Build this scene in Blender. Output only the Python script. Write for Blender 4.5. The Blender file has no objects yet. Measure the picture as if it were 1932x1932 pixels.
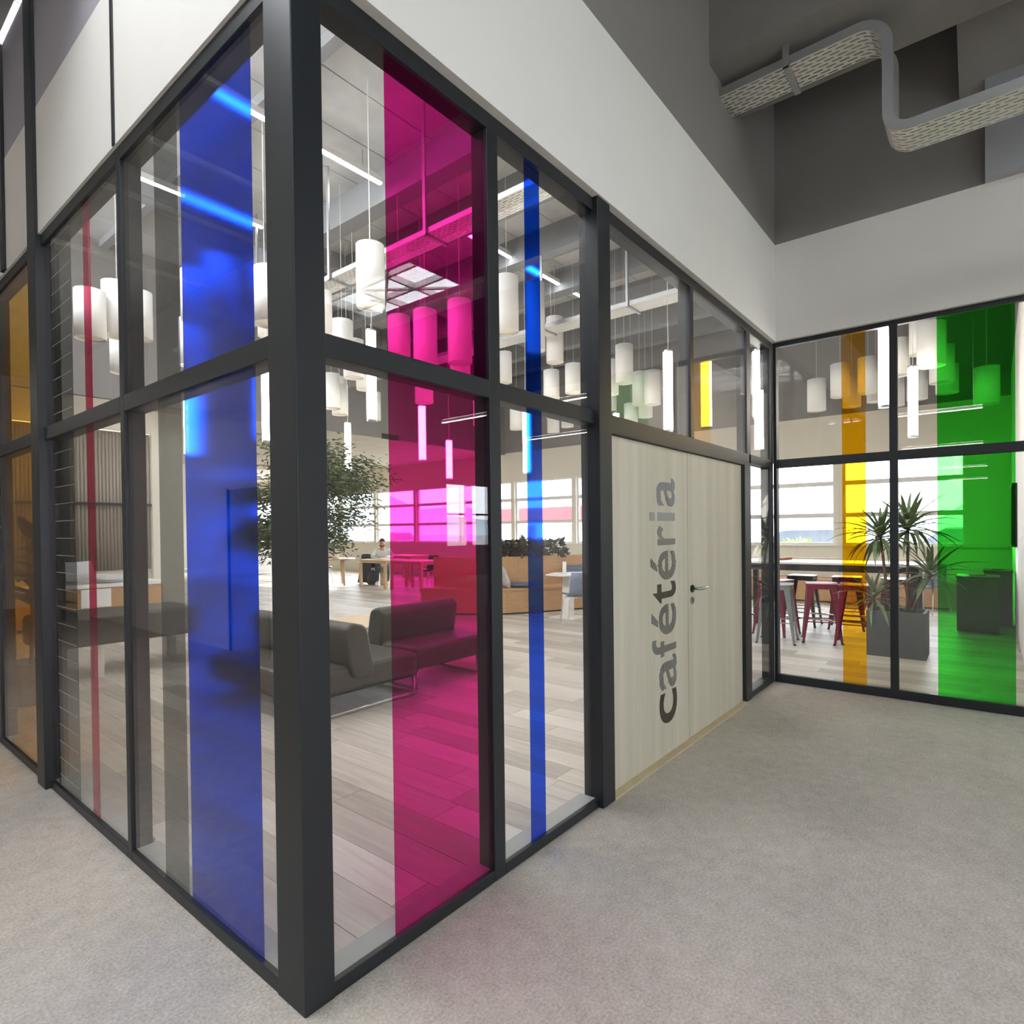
import bpy, bmesh, math, random
from mathutils import Vector, Matrix

random.seed(7)
SC = bpy.context.scene
COL = SC.collection
PI = math.pi

# ------------------------------------------------------------------ camera
F_PX = 1125.1
CAM = Vector((-1.00874, -1.65638, 1.5))
YAW, PITCH, ROLL = 0.67988, -0.01028, -0.01172
fw = Vector((math.cos(YAW) * math.cos(PITCH), math.sin(YAW) * math.cos(PITCH), math.sin(PITCH)))
rt = Vector((math.sin(YAW), -math.cos(YAW), 0))
up = rt.cross(fw)
r2 = rt * math.cos(ROLL) + up * math.sin(ROLL)
u2 = -rt * math.sin(ROLL) + up * math.cos(ROLL)
cam = bpy.data.cameras.new('camera')
cam.sensor_width = 36
cam.lens = F_PX / 1932 * 36
cam.shift_x = 0.0
cam.shift_y = 45.03 / 1932
cam.clip_start = 0.02
cam.clip_end = 500
camo = bpy.data.objects.new('camera', cam)
COL.objects.link(camo)
m3 = Matrix((r2, u2, -fw)).transposed()
camo.matrix_world = Matrix.Translation(CAM) @ m3.to_4x4()
SC.camera = camo


def to_px(p):
    d = Vector(p) - CAM
    z = d.dot(fw)
    if z < 0.05:
        return None
    return 966 + F_PX * d.dot(r2) / z, 966 + 45.03 - F_PX * d.dot(u2) / z, z


# ------------------------------------------------------------------ sky, sun, exposure
SC.view_settings.view_transform = 'Standard'
SC.view_settings.look = 'None'
SC.view_settings.gamma = 1.0
SC.view_settings.use_curve_mapping = False
SC.view_settings.exposure = 1.5
SC.cycles.max_bounces = 10
SC.cycles.diffuse_bounces = 4
SC.cycles.glossy_bounces = 4
SC.cycles.transmission_bounces = 8
SC.cycles.transparent_max_bounces = 32
SC.cycles.sample_clamp_indirect = 6.0
SC.cycles.caustics_reflective = False
w = bpy.data.worlds.new('sky')
SC.world = w
w.use_nodes = True
bg = w.node_tree.nodes['Background']
bg.inputs[0].default_value = (0.93, 0.965, 1.0, 1)
bg.inputs[1].default_value = 5.0
sun = bpy.data.lights.new('sun', 'SUN')
sun.energy = 4.0
sun.angle = 0.01
sun.color = (1.0, 0.95, 0.86)
suno = bpy.data.objects.new('sun', sun)
COL.objects.link(suno)
suno.rotation_euler = Vector((-1.0, -0.6, -0.52)).to_track_quat('-Z', 'Y').to_euler()


def portal(name, loc, direction, sx, sy):
    a = bpy.data.lights.new(name, 'AREA')
    a.shape = 'RECTANGLE'
    a.size, a.size_y = sx, sy
    a.cycles.is_portal = True
    o = bpy.data.objects.new(name, a)
    COL.objects.link(o)
    o.location = loc
    o.rotation_euler = Vector(direction).to_track_quat('-Z', 'Z' if abs(direction[2]) < .5 else 'Y').to_euler()
    return o


portal('window_daylight', (13.22, 10.5, 2.03), (-1, 0, 0), 24.5, 2.0)
portal('skylight_daylight', (7.0, -8.05, 6.75), (0, 0, -1), 2.2, 2.9)
portal('skylight_daylight', (-1.9, -4.6, 6.75), (0, 0, -1), 3.0, 3.0)  # portal of the added skylight behind the viewpoint
portal('skylight_daylight', (-9.0, -4.6, 6.75), (0, 0, -1), 3.0, 3.0)  # portal of the added skylight far along the open plan


# ------------------------------------------------------------------ materials
def srgb(r, g, b):
    f = lambda c: (c / 255 / 12.92) if c / 255 <= 0.04045 else ((c / 255 + 0.055) / 1.055) ** 2.4
    return (f(r), f(g), f(b), 1)


MATS = {}


def new_mat(name):
    m = bpy.data.materials.new(name)
    m.use_nodes = True
    MATS[name] = m
    return m, m.node_tree, m.node_tree.nodes['Principled BSDF']


def plain(name, col, rough=0.5, metal=0.0, spec=0.5, noise=0.0, nscale=8.0, bump=0.0, bscale=200.0, stretch=None):
    m, nt, b = new_mat(name)
    b.inputs['Base Color'].default_value = col
    b.inputs['Roughness'].default_value = rough
    b.inputs['Metallic'].default_value = metal
    b.inputs['Specular IOR Level'].default_value = spec
    tc = nt.nodes.new('ShaderNodeTexCoord')
    src = tc.outputs['Object']
    if stretch:
        mp = nt.nodes.new('ShaderNodeMapping')
        mp.inputs['Scale'].default_value = stretch
        nt.links.new(src, mp.inputs[0])
        src = mp.outputs[0]
    if noise:
        n = nt.nodes.new('ShaderNodeTexNoise')
        n.inputs['Scale'].default_value = nscale
        n.inputs['Detail'].default_value = 6
        nt.links.new(src, n.inputs['Vector'])
        r = nt.nodes.new('ShaderNodeValToRGB')
        r.color_ramp.elements[0].position = 0.3
        r.color_ramp.elements[1].position = 0.7
        r.color_ramp.elements[0].color = tuple(c * (1 - noise) for c in col[:3]) + (1,)
        r.color_ramp.elements[1].color = tuple(min(1, c * (1 + noise)) for c in col[:3]) + (1,)
        nt.links.new(n.outputs['Fac'], r.inputs[0])
        nt.links.new(r.outputs[0], b.inputs['Base Color'])
    if bump:
        n2 = nt.nodes.new('ShaderNodeTexNoise')
        n2.inputs['Scale'].default_value = bscale
        n2.inputs['Detail'].default_value = 3
        nt.links.new(src, n2.inputs['Vector'])
        bp = nt.nodes.new('ShaderNodeBump')
        bp.inputs['Strength'].default_value = bump
        bp.inputs['Distance'].default_value = 0.01
        nt.links.new(n2.outputs['Fac'], bp.inputs['Height'])
        nt.links.new(bp.outputs[0], b.inputs['Normal'])
    return m


def emit(name, col, strength):
    m, nt, b = new_mat(name)
    b.inputs['Base Color'].default_value = (.9, .9, .9, 1)
    b.inputs['Emission Color'].default_value = col
    b.inputs['Emission Strength'].default_value = strength
    return m


def schlick(nt, f0):
    lw = nt.nodes.new('ShaderNodeLayerWeight')
    lw.inputs[0].default_value = 0.5
    p = nt.nodes.new('ShaderNodeMath'); p.operation = 'POWER'; p.inputs[1].default_value = 5
    nt.links.new(lw.outputs['Facing'], p.inputs[0])
    a = nt.nodes.new('ShaderNodeMath'); a.operation = 'MULTIPLY_ADD'
    a.inputs[1].default_value = 1 - f0; a.inputs[2].default_value = f0
    nt.links.new(p.outputs[0], a.inputs[0])
    return a.outputs[0]


def glass(name, tint=(1, 1, 1, 1), f0=0.042, rough=0.0):
    m = bpy.data.materials.new(name); m.use_nodes = True; MATS[name] = m
    nt = m.node_tree; nt.nodes.clear()
    o = nt.nodes.new('ShaderNodeOutputMaterial')
    t = nt.nodes.new('ShaderNodeBsdfTransparent'); t.inputs[0].default_value = tint
    g = nt.nodes.new('ShaderNodeBsdfGlossy'); g.inputs['Roughness'].default_value = rough
    x = nt.nodes.new('ShaderNodeMixShader')
    nt.links.new(schlick(nt, f0), x.inputs[0])
    nt.links.new(t.outputs[0], x.inputs[1]); nt.links.new(g.outputs[0], x.inputs[2])
    nt.links.new(x.outputs[0], o.inputs[0])
    return m


def film(name, col, blur=0.0, milky=0.0, milk_col=None):
    """tinted adhesive film: coloured transmission, optionally a little hazy"""
    m = bpy.data.materials.new(name); m.use_nodes = True; MATS[name] = m
    nt = m.node_tree; nt.nodes.clear()
    o = nt.nodes.new('ShaderNodeOutputMaterial')
    c = tuple(math.sqrt(v) for v in col[:3]) + (1,)
    t = nt.nodes.new('ShaderNodeBsdfTransparent'); t.inputs[0].default_value = c
    out = t.outputs[0]
    if blur:
        rf = nt.nodes.new('ShaderNodeBsdfRefraction')
        rf.inputs['Color'].default_value = c
        rf.inputs['Roughness'].default_value = blur
        rf.inputs['IOR'].default_value = 1.3
        out = rf.outputs[0]
    if milky:
        d = nt.nodes.new('ShaderNodeBsdfDiffuse'); d.inputs[0].default_value = milk_col or col
        mx = nt.nodes.new('ShaderNodeMixShader'); mx.inputs[0].default_value = milky
        nt.links.new(out, mx.inputs[1]); nt.links.new(d.outputs[0], mx.inputs[2])
        out = mx.outputs[0]
    nt.links.new(out, o.inputs[0])
    return m


M_FRAME = plain('anthracite powder coat', srgb(34, 37, 41), 0.42, bump=0.02, bscale=900)
M_WHITE = plain('white plaster', srgb(236, 233, 228), 0.8, noise=0.012, nscale=3)
M_CREAM = plain('cream wall paint', srgb(226, 219, 204), 0.8, noise=0.015, nscale=2)
M_UPPER = plain('dark grey wall paint', srgb(138, 134, 131), 0.8, noise=0.03, nscale=2)
M_UPPER_LIT = plain('lit grey wall paint', srgb(168, 164, 172), 0.8, noise=0.02, nscale=2)  # same grey wall paint, its lighter colour holds the light falling there
M_BLACKCEIL = plain('black painted ceiling', srgb(52, 50, 50), 0.9, noise=0.1, nscale=3)
M_BEAM = plain('painted concrete beam', srgb(134, 130, 126), 0.8, noise=0.06, nscale=4)
M_PILAST = plain('light grey pilaster paint', srgb(165, 166, 170), 0.8, noise=0.02)
M_CONC = plain('raw concrete plank', srgb(200, 200, 199), 0.85, noise=0.09, nscale=3.5, bump=0.15, bscale=40)
M_HALLBEAM = plain('grey painted roof beam', srgb(150, 151, 153), 0.8, noise=0.03)
M_GLASS = glass('clear glass')
M_WGLASS = glass('window glass', (.97, .99, 1, 1))
M_MAG = film('magenta film', (0.80, 0.028, 0.33), blur=0.035)
M_BLUE = film('blue film', (0.002, 0.055, 0.80), blur=0.10)
M_BLUE2 = film('cobalt blue film', (0.003, 0.085, 0.92), blur=0.07)
M_PINK = film('crimson film', (0.70, 0.045, 0.16), milky=0.2, milk_col=srgb(205, 75, 105))
M_AMBER = film('amber film', (0.95, 0.55, 0.085), milky=0.10, milk_col=srgb(236, 172, 84))
M_YEL = film('yellow film', (0.92, 0.47, 0.006))
M_GREEN = film('green film', (0.045, 0.62, 0.045))
M_GREYF = film('smoke grey film', (0.30, 0.31, 0.31), milky=0.10, milk_col=srgb(110, 112, 112))
M_STEEL = plain('brushed steel', srgb(180, 182, 184), 0.28, 1.0, noise=0.05, nscale=60, stretch=(1, 1, 20))
M_CHROME = plain('polished steel', srgb(205, 206, 208), 0.12, 1.0)
M_BLACK = plain('black metal', srgb(30, 30, 32), 0.4)
M_LINE = plain('white vinyl line', srgb(210, 212, 210), 0.6)
M_SHADE = plain('white felt shade', srgb(238, 236, 231), 0.85, bump=0.1, bscale=500)
M_SHADE_B = plain('white shade diffuser', srgb(240, 235, 222), 0.7)
M_LED = emit('warm white led tube', (1.0, 0.93, 0.82, 1), 10.0)
M_LIN = emit('cool white led strip', (0.95, 0.975, 1.0, 1), 9.0)
M_UPFILL = emit('added uplight glow', (1.0, 0.97, 0.93, 1), 7.0)  # glow added on top of fittings to brighten the ceilings
M_CORLED = emit('white led batten', (1.0, 0.95, 0.88, 1), 8.0)
M_SOFA = plain('dark taupe leather', srgb(74, 70, 64), 0.42, noise=0.06, nscale=6, bump=0.06, bscale=260)
M_OAK = plain('light oak', srgb(203, 172, 132), 0.5, noise=0.10, nscale=5, stretch=(14, 1.2, 14))
M_BENCHW = plain('honey oak veneer', srgb(190, 150, 108), 0.5, noise=0.08, nscale=4, stretch=(2, 2, 9))
M_WTOP = plain('white laminate', srgb(236, 236, 234), 0.35)
M_MAROON = plain('maroon lacquered steel', srgb(132, 28, 62), 0.3, 0.2, noise=0.05)
M_SILVER = plain('galvanised steel', srgb(165, 168, 168), 0.35, 0.8, noise=0.08)
M_DARKT = plain('dark table frame', srgb(48, 50, 54), 0.45)
M_PLANTER = plain('slate grey planter', srgb(86, 88, 92), 0.6, noise=0.06, nscale=20)
M_SOIL = plain('potting soil', srgb(52, 42, 34), 0.95, noise=0.3, nscale=60)
M_SHELLB = plain('blue grey plastic', srgb(120, 132, 150), 0.45)
M_SHELLK = plain('black plastic', srgb(38, 38, 42), 0.45)
M_WLEG = plain('white lacquered steel', srgb(225, 223, 218), 0.35)
M_CUSHG = plain('pale grey cushion fabric', srgb(188, 186, 186), 0.9, bump=0.15, bscale=300)
M_CUSHB = plain('slate blue cushion fabric', srgb(84, 96, 118), 0.9, bump=0.15, bscale=300)
M_BARK = plain('tree bark', srgb(96, 78, 62), 0.9, noise=0.3, nscale=20, bump=0.4, bscale=30, stretch=(4, 4, 1))
M_LEAF = plain('dark green leaf', srgb(64, 78, 40), 0.5, noise=0.35, nscale=3)
M_LEAF2 = plain('sword leaf green', srgb(122, 140, 104), 0.4, noise=0.3, nscale=10)
M_LEAF3 = plain('rubber plant leaf', srgb(52, 62, 38), 0.35, noise=0.2, nscale=8)
M_LEAF4 = plain('bronze foliage', srgb(66, 58, 48), 0.6, noise=0.35, nscale=8)
M_LEAF5 = plain('outdoor shrub leaf', srgb(150, 170, 90), 0.6, noise=0.3, nscale=4)
M_STEM = plain('brown cane stem', srgb(110, 84, 72), 0.8, noise=0.2, nscale=30)
M_CURTAIN = plain('ribbed taupe curtain', srgb(158, 148, 134), 0.9, noise=0.05, nscale=5)
M_SKIN = plain('skin', srgb(205, 150, 124), 0.6)
M_HAIR = plain('brown hair', srgb(74, 54, 42), 0.8, noise=0.2, nscale=60)
M_SHIRT = plain('pale striped shirt', srgb(222, 226, 222), 0.9)
M_JEANS = plain('dark blue denim', srgb(50, 66, 90), 0.9, noise=0.1, nscale=60)
M_COAT = plain('charcoal coat wool', srgb(44, 48, 60), 0.95, noise=0.1, nscale=30)
M_TILE = plain('ceiling tile', srgb(214, 206, 192), 0.9, noise=0.02)
M_TGRID = plain('ceiling grid bar', srgb(240, 236, 226), 0.6)
M_VENT = plain('dark vent grille', srgb(60, 56, 52), 0.7)
M_BIN = plain('dark bin panel', srgb(60, 62, 64), 0.5)
M_PAPER = plain('white paper', srgb(240, 240, 236), 0.8)
M_RUST = plain('rust red folder', srgb(168, 92, 66), 0.7)
M_GROUND = plain('outdoor asphalt', srgb(150, 150, 152), 0.9, noise=0.1, nscale=1)
M_BWHITE = plain('white cladding', srgb(220, 222, 225), 0.7, noise=0.02)
M_BRED = plain('red cladding band', srgb(200, 52, 60), 0.7)
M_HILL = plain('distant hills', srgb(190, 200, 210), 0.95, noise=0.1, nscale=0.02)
M_CARW = plain('white car paint', srgb(235, 236, 238), 0.25)
M_CARG = plain('grey car paint', srgb(120, 126, 134), 0.25)
M_CARGL = plain('dark car glass', srgb(84, 92, 102), 0.1)
M_TYRE = plain('rubber tyre', srgb(30, 30, 30), 0.8)
M_DOORG = plain('pale grey door leaf', srgb(182, 184, 186), 0.5)
M_TRIMW = plain('worn timber threshold', srgb(196, 180, 148), 0.7, noise=0.08, nscale=8)
M_GROUT = plain('grey resin band', srgb(168, 167, 163), 0.6, noise=0.03, nscale=10)

# striped shirt
nt = M_SHIRT.node_tree
tc = nt.nodes.new('ShaderNodeTexCoord')
wv = nt.nodes.new('ShaderNodeTexWave'); wv.inputs['Scale'].default_value = 12; wv.bands_direction = 'Y'
nt.links.new(tc.outputs['Object'], wv.inputs['Vector'])
cr = nt.nodes.new('ShaderNodeValToRGB')
cr.color_ramp.elements[0].color = srgb(196, 206, 210); cr.color_ramp.elements[1].color = srgb(232, 233, 228)
nt.links.new(wv.outputs['Fac'], cr.inputs[0])
nt.links.new(cr.outputs[0], nt.nodes['Principled BSDF'].inputs['Base Color'])


def carpet():
    m, nt, b = new_mat('grey flecked carpet')
    b.inputs['Roughness'].default_value = 0.95
    b.inputs['Specular IOR Level'].default_value = 0.15
    tc = nt.nodes.new('ShaderNodeTexCoord')
    n1 = nt.nodes.new('ShaderNodeTexNoise'); n1.inputs['Scale'].default_value = 90; n1.inputs['Detail'].default_value = 5
    n1.inputs['Roughness'].default_value = 0.7
    n2 = nt.nodes.new('ShaderNodeTexNoise'); n2.inputs['Scale'].default_value = 1.3; n2.inputs['Detail'].default_value = 4
    n3 = nt.nodes.new('ShaderNodeTexNoise'); n3.inputs['Scale'].default_value = 14; n3.inputs['Detail'].default_value = 4
    for n in (n1, n2, n3):
        nt.links.new(tc.outputs['Object'], n.inputs['Vector'])
    a = nt.nodes.new('ShaderNodeMath'); a.operation = 'MULTIPLY_ADD'; a.inputs[1].default_value = 0.62
    nt.links.new(n1.outputs['Fac'], a.inputs[0])
    a2 = nt.nodes.new('ShaderNodeMath'); a2.operation = 'MULTIPLY_ADD'; a2.inputs[1].default_value = 0.20
    nt.links.new(n2.outputs['Fac'], a2.inputs[0])
    a3 = nt.nodes.new('ShaderNodeMath'); a3.operation = 'MULTIPLY'; a3.inputs[1].default_value = 0.18
    nt.links.new(n3.outputs['Fac'], a3.inputs[0])
    nt.links.new(a3.outputs[0], a2.inputs[2]); nt.links.new(a2.outputs[0], a.inputs[2])
    r = nt.nodes.new('ShaderNodeValToRGB')
    r.color_ramp.elements[0].position = 0.36; r.color_ramp.elements[1].position = 0.66
    r.color_ramp.elements[0].color = srgb(158, 150, 140); r.color_ramp.elements[1].color = srgb(214, 205, 195)
    nt.links.new(a.outputs[0], r.inputs[0]); nt.links.new(r.outputs[0], b.inputs['Base Color'])
    bp = nt.nodes.new('ShaderNodeBump'); bp.inputs['Strength'].default_value = 0.35; bp.inputs['Distance'].default_value = 0.01
    nt.links.new(n1.outputs['Fac'], bp.inputs['Height']); nt.links.new(bp.outputs[0], b.inputs['Normal'])
    return m


M_CARPET = carpet()


def plank_mat():
    m, nt, b = new_mat('grey oak vinyl plank')
    b.inputs['Roughness'].default_value = 0.46
    b.inputs['Specular IOR Level'].default_value = 0.35
    tc = nt.nodes.new('ShaderNodeTexCoord')
    geo = nt.nodes.new('ShaderNodeNewGeometry')
    oi = nt.nodes.new('ShaderNodeObjectInfo')
    ad = nt.nodes.new('ShaderNodeMath'); ad.operation = 'ADD'
    nt.links.new(geo.outputs['Random Per Island'], ad.inputs[0]); nt.links.new(oi.outputs['Random'], ad.inputs[1])
    fr = nt.nodes.new('ShaderNodeMath'); fr.operation = 'FRACT'; nt.links.new(ad.outputs[0], fr.inputs[0])
    mp = nt.nodes.new('ShaderNodeMapping'); mp.inputs['Scale'].default_value = (28, 2.0, 10)
    nt.links.new(geo.outputs['Position'], mp.inputs[0])
    cmb = nt.nodes.new('ShaderNodeCombineXYZ')
    ml = nt.nodes.new('ShaderNodeMath'); ml.operation = 'MULTIPLY'; ml.inputs[1].default_value = 37
    nt.links.new(fr.outputs[0], ml.inputs[0]); nt.links.new(ml.outputs[0], cmb.inputs[2])
    va = nt.nodes.new('ShaderNodeVectorMath'); nt.links.new(mp.outputs[0], va.inputs[0]); nt.links.new(cmb.outputs[0], va.inputs[1])
    n = nt.nodes.new('ShaderNodeTexNoise'); n.inputs['Scale'].default_value = 1.0; n.inputs['Detail'].default_value = 7
    n.inputs['Distortion'].default_value = 0.6
    nt.links.new(va.outputs[0], n.inputs['Vector'])
    mx = nt.nodes.new('ShaderNodeMath'); mx.operation = 'MULTIPLY_ADD'; mx.inputs[1].default_value = 0.55
    nt.links.new(fr.outputs[0], mx.inputs[0])
    mn = nt.nodes.new('ShaderNodeMath'); mn.operation = 'MULTIPLY'; mn.inputs[1].default_value = 0.65
    nt.links.new(n.outputs['Fac'], mn.inputs[0]); nt.links.new(mn.outputs[0], mx.inputs[2])
    r = nt.nodes.new('ShaderNodeValToRGB')
    r.color_ramp.elements[0].position = 0.15; r.color_ramp.elements[1].position = 0.95
    r.color_ramp.elements[0].color = srgb(152, 142, 131); r.color_ramp.elements[1].color = srgb(222, 213, 200)
    nt.links.new(mx.outputs[0], r.inputs[0]); nt.links.new(r.outputs[0], b.inputs['Base Color'])
    return m


M_PLANK = plank_mat()


def door_mat():
    m, nt, b = new_mat('bleached ash veneer')
    b.inputs['Roughness'].default_value = 0.5
    tc = nt.nodes.new('ShaderNodeTexCoord')
    mp = nt.nodes.new('ShaderNodeMapping'); mp.inputs['Scale'].default_value = (9, 9, 0.35)
    nt.links.new(tc.outputs['Object'], mp.inputs[0])
    n = nt.nodes.new('ShaderNodeTexNoise'); n.inputs['Scale'].default_value = 1.0; n.inputs['Detail'].default_value = 5
    nt.links.new(mp.outputs[0], n.inputs['Vector'])
    mp2 = nt.nodes.new('ShaderNodeMapping'); mp2.inputs['Scale'].default_value = (160, 160, 4)
    nt.links.new(tc.outputs['Object'], mp2.inputs[0])
    n2 = nt.nodes.new('ShaderNodeTexNoise'); n2.inputs['Scale'].default_value = 1.0; n2.inputs['Detail'].default_value = 3
    nt.links.new(mp2.outputs[0], n2.inputs['Vector'])
    a = nt.nodes.new('ShaderNodeMath'); a.operation = 'MULTIPLY_ADD'; a.inputs[1].default_value = 0.25
    nt.links.new(n2.outputs['Fac'], a.inputs[0])
    a2 = nt.nodes.new('ShaderNodeMath'); a2.operation = 'MULTIPLY'; a2.inputs[1].default_value = 0.75
    nt.links.new(n.outputs['Fac'], a2.inputs[0]); nt.links.new(a2.outputs[0], a.inputs[2])
    r = nt.nodes.new('ShaderNodeValToRGB')
    r.color_ramp.elements[0].position = 0.3; r.color_ramp.elements[1].position = 0.7
    r.color_ramp.elements[0].color = srgb(192, 183, 164); r.color_ramp.elements[1].color = srgb(214, 206, 190)
    nt.links.new(a.outputs[0], r.inputs[0]); nt.links.new(r.outputs[0], b.inputs['Base Color'])
    return m


M_DOOR = door_mat()


def tray_mat():
    m, nt, b = new_mat('perforated galvanised tray')
    b.inputs['Base Color'].default_value = srgb(226, 223, 214)
    b.inputs['Metallic'].default_value = 0.5
    b.inputs['Roughness'].default_value = 0.45
    tc = nt.nodes.new('ShaderNodeTexCoord')
    sp = nt.nodes.new('ShaderNodeSeparateXYZ'); nt.links.new(tc.outputs['Object'], sp.inputs[0])
    cb = nt.nodes.new('ShaderNodeCombineXYZ')
    nt.links.new(sp.outputs['Y'], cb.inputs[0]); nt.links.new(sp.outputs['X'], cb.inputs[1])
    br = nt.nodes.new('ShaderNodeTexBrick')
    br.inputs['Scale'].default_value = 1.0
    br.inputs['Mortar Size'].default_value = 0.0125
    br.inputs['Mortar Smooth'].default_value = 0.0
    br.inputs['Brick Width'].default_value = 0.085
    br.inputs['Row Height'].default_value = 0.036
    br.inputs['Color1'].default_value = (1, 1, 1, 1); br.inputs['Color2'].default_value = (1, 1, 1, 1)
    br.inputs['Mortar'].default_value = (0, 0, 0, 1)
    nt.links.new(cb.outputs[0], br.inputs['Vector'])
    tr = nt.nodes.new('ShaderNodeBsdfTransparent')
    mx = nt.nodes.new('ShaderNodeMixShader')
    inv = nt.nodes.new('ShaderNodeMath'); inv.operation = 'SUBTRACT'; inv.inputs[0].default_value = 1
    nt.links.new(br.outputs['Fac'], inv.inputs[1])
    nt.links.new(inv.outputs[0], mx.inputs[0])
    nt.links.new(b.outputs[0], mx.inputs[1]); nt.links.new(tr.outputs[0], mx.inputs[2])
    nt.links.new(mx.outputs[0], nt.nodes['Material Output'].inputs[0])
    return m


M_TRAYP = tray_mat()
M_TRAY = plain('galvanised tray rail', srgb(176, 176, 176), 0.4, 0.7, noise=0.05)


def letter_mat(name, col, stripe=None, gap=0.5):
    m, nt, b = new_mat(name)
    b.inputs['Base Color'].default_value = col
    b.inputs['Roughness'].default_value = 0.35
    if stripe:
        tc = nt.nodes.new('ShaderNodeTexCoord')
        dt = nt.nodes.new('ShaderNodeVectorMath'); dt.operation = 'DOT_PRODUCT'
        dt.inputs[1].default_value = stripe
        nt.links.new(tc.outputs['Object'], dt.inputs[0])
        f = nt.nodes.new('ShaderNodeMath'); f.operation = 'FRACT'; nt.links.new(dt.outputs['Value'], f.inputs[0])
        g = nt.nodes.new('ShaderNodeMath'); g.operation = 'GREATER_THAN'; g.inputs[1].default_value = gap
        nt.links.new(f.outputs[0], g.inputs[0])
        tr = nt.nodes.new('ShaderNodeBsdfTransparent')
        mx = nt.nodes.new('ShaderNodeMixShader')
        nt.links.new(g.outputs[0], mx.inputs[0]); nt.links.new(b.outputs[0], mx.inputs[1]); nt.links.new(tr.outputs[0], mx.inputs[2])
        nt.links.new(mx.outputs[0], nt.nodes['Material Output'].inputs[0])
    return m


# ------------------------------------------------------------------ mesh helpers
class MB:
    def __init__(s):
        s.v, s.f = [], []

    def add(s, vs, fs):
        k = len(s.v)
        s.v += [tuple(p) for p in vs]
        s.f += [tuple(i + k for i in f) for f in fs]
        return s

    def box(s, x0, x1, y0, y1, z0, z1):
        return s.add([(x0, y0, z0), (x1, y0, z0), (x1, y1, z0), (x0, y1, z0), (x0, y0, z1), (x1, y0, z1), (x1, y1, z1), (x0, y1, z1)],
                     [(0, 3, 2, 1), (4, 5, 6, 7), (0, 1, 5, 4), (1, 2, 6, 5), (2, 3, 7, 6), (3, 0, 4, 7)])

    def obox(s, c, ax, ay, az):
        """box with centre c and half-axis vectors"""
        c, ax, ay, az = map(Vector, (c, ax, ay, az))
        vs = [c + ax * i + ay * j + az * k for k in (-1, 1) for i, j in ((-1, -1), (1, -1), (1, 1), (-1, 1))]
        return s.add(vs, [(0, 3, 2, 1), (4, 5, 6, 7), (0, 1, 5, 4), (1, 2, 6, 5), (2, 3, 7, 6), (3, 0, 4, 7)])

    def tube(s, pts, r, n=8, cap=True):
        pts = [Vector(p) for p in pts]
        rs = r if isinstance(r, (list, tuple)) else [r] * len(pts)
        k0 = len(s.v)
        prev = None
        for i, p in enumerate(pts):
            t = (pts[min(i + 1, len(pts) - 1)] - pts[max(i - 1, 0)]).normalized()
            if prev is None:
                a = t.orthogonal().normalized()
            else:
                a = (prev - t * prev.dot(t))
                a = a.normalized() if a.length > 1e-6 else t.orthogonal().normalized()
            prev = a
            b = t.cross(a)
            for j in range(n):
                q = p + (a * math.cos(2 * PI * j / n) + b * math.sin(2 * PI * j / n)) * rs[i]
                s.v.append(tuple(q))
        for i in range(len(pts) - 1):
            for j in range(n):
                a0 = k0 + i * n + j; a1 = k0 + i * n + (j + 1) % n
                s.f.append((a0, a1, a1 + n, a0 + n))
        if cap:
            s.f.append(tuple(k0 + j for j in reversed(range(n))))
            s.f.append(tuple(k0 + (len(pts) - 1) * n + j for j in range(n)))
        return s

    def lathe(s, prof, n=24, c=(0, 0, 0)):
        k0 = len(s.v)
        for r, z in prof:
            for j in range(n):
                s.v.append((c[0] + r * math.cos(2 * PI * j / n), c[1] + r * math.sin(2 * PI * j / n), c[2] + z))
        for i in range(len(prof) - 1):
            for j in range(n):
                a0 = k0 + i * n + j; a1 = k0 + i * n + (j + 1) % n
                s.f.append((a0, a1, a1 + n, a0 + n))
        return s

    def disc(s, r, z, n=24, c=(0, 0), upw=True):
        k0 = len(s.v)
        for j in range(n):
            s.v.append((c[0] + r * math.cos(2 * PI * j / n), c[1] + r * math.sin(2 * PI * j / n), z))
        s.f.append(tuple(k0 + (j if upw else n - 1 - j) for j in range(n)))
        return s

    def prism(s, poly, axis, a0, a1):
        """poly: 2D points, extruded along axis 0/1/2 from a0 to a1"""
        n = len(poly); k0 = len(s.v)
        for a in (a0, a1):
            for u, v in poly:
                p = [0, 0, 0]; o = [i for i in range(3) if i != axis]
                p[axis] = a; p[o[0]] = u; p[o[1]] = v
                s.v.append(tuple(p))
        s.f.append(tuple(k0 + i for i in range(n))); s.f.append(tuple(k0 + n + i for i in reversed(range(n))))
        for i in range(n):
            j = (i + 1) % n
            s.f.append((k0 + i, k0 + n + i, k0 + n + j, k0 + j))
        return s

    def mesh(s, name, mat, smooth=False, fix=True):
        me = bpy.data.meshes.new(name)
        me.from_pydata(s.v, [], s.f)
        if fix and len(s.v) < 60000:
            bm = bmesh.new(); bm.from_mesh(me)
            bmesh.ops.recalc_face_normals(bm, faces=bm.faces)
            bm.to_mesh(me); bm.free()
        me.materials.append(mat)
        if smooth:
            for p in me.polygons:
                p.use_smooth = True
        me.update()
        return me

    def build(s, name, mat, parent=None, smooth=False, bevel=0.0, segs=2, loc=None):
        o = bpy.data.objects.new(name, s.mesh(name, mat, smooth))
        COL.objects.link(o)
        if parent:
            o.parent = parent
        if loc:
            o.location = loc
        if bevel:
            md = o.modifiers.new('bevel', 'BEVEL'); md.width = bevel; md.segments = segs
            md.limit_method = 'ANGLE'; md.angle_limit = 0.6
            for p in o.data.polygons:
                p.use_smooth = True
            o.modifiers.new('wn', 'WEIGHTED_NORMAL')
        return o


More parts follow.
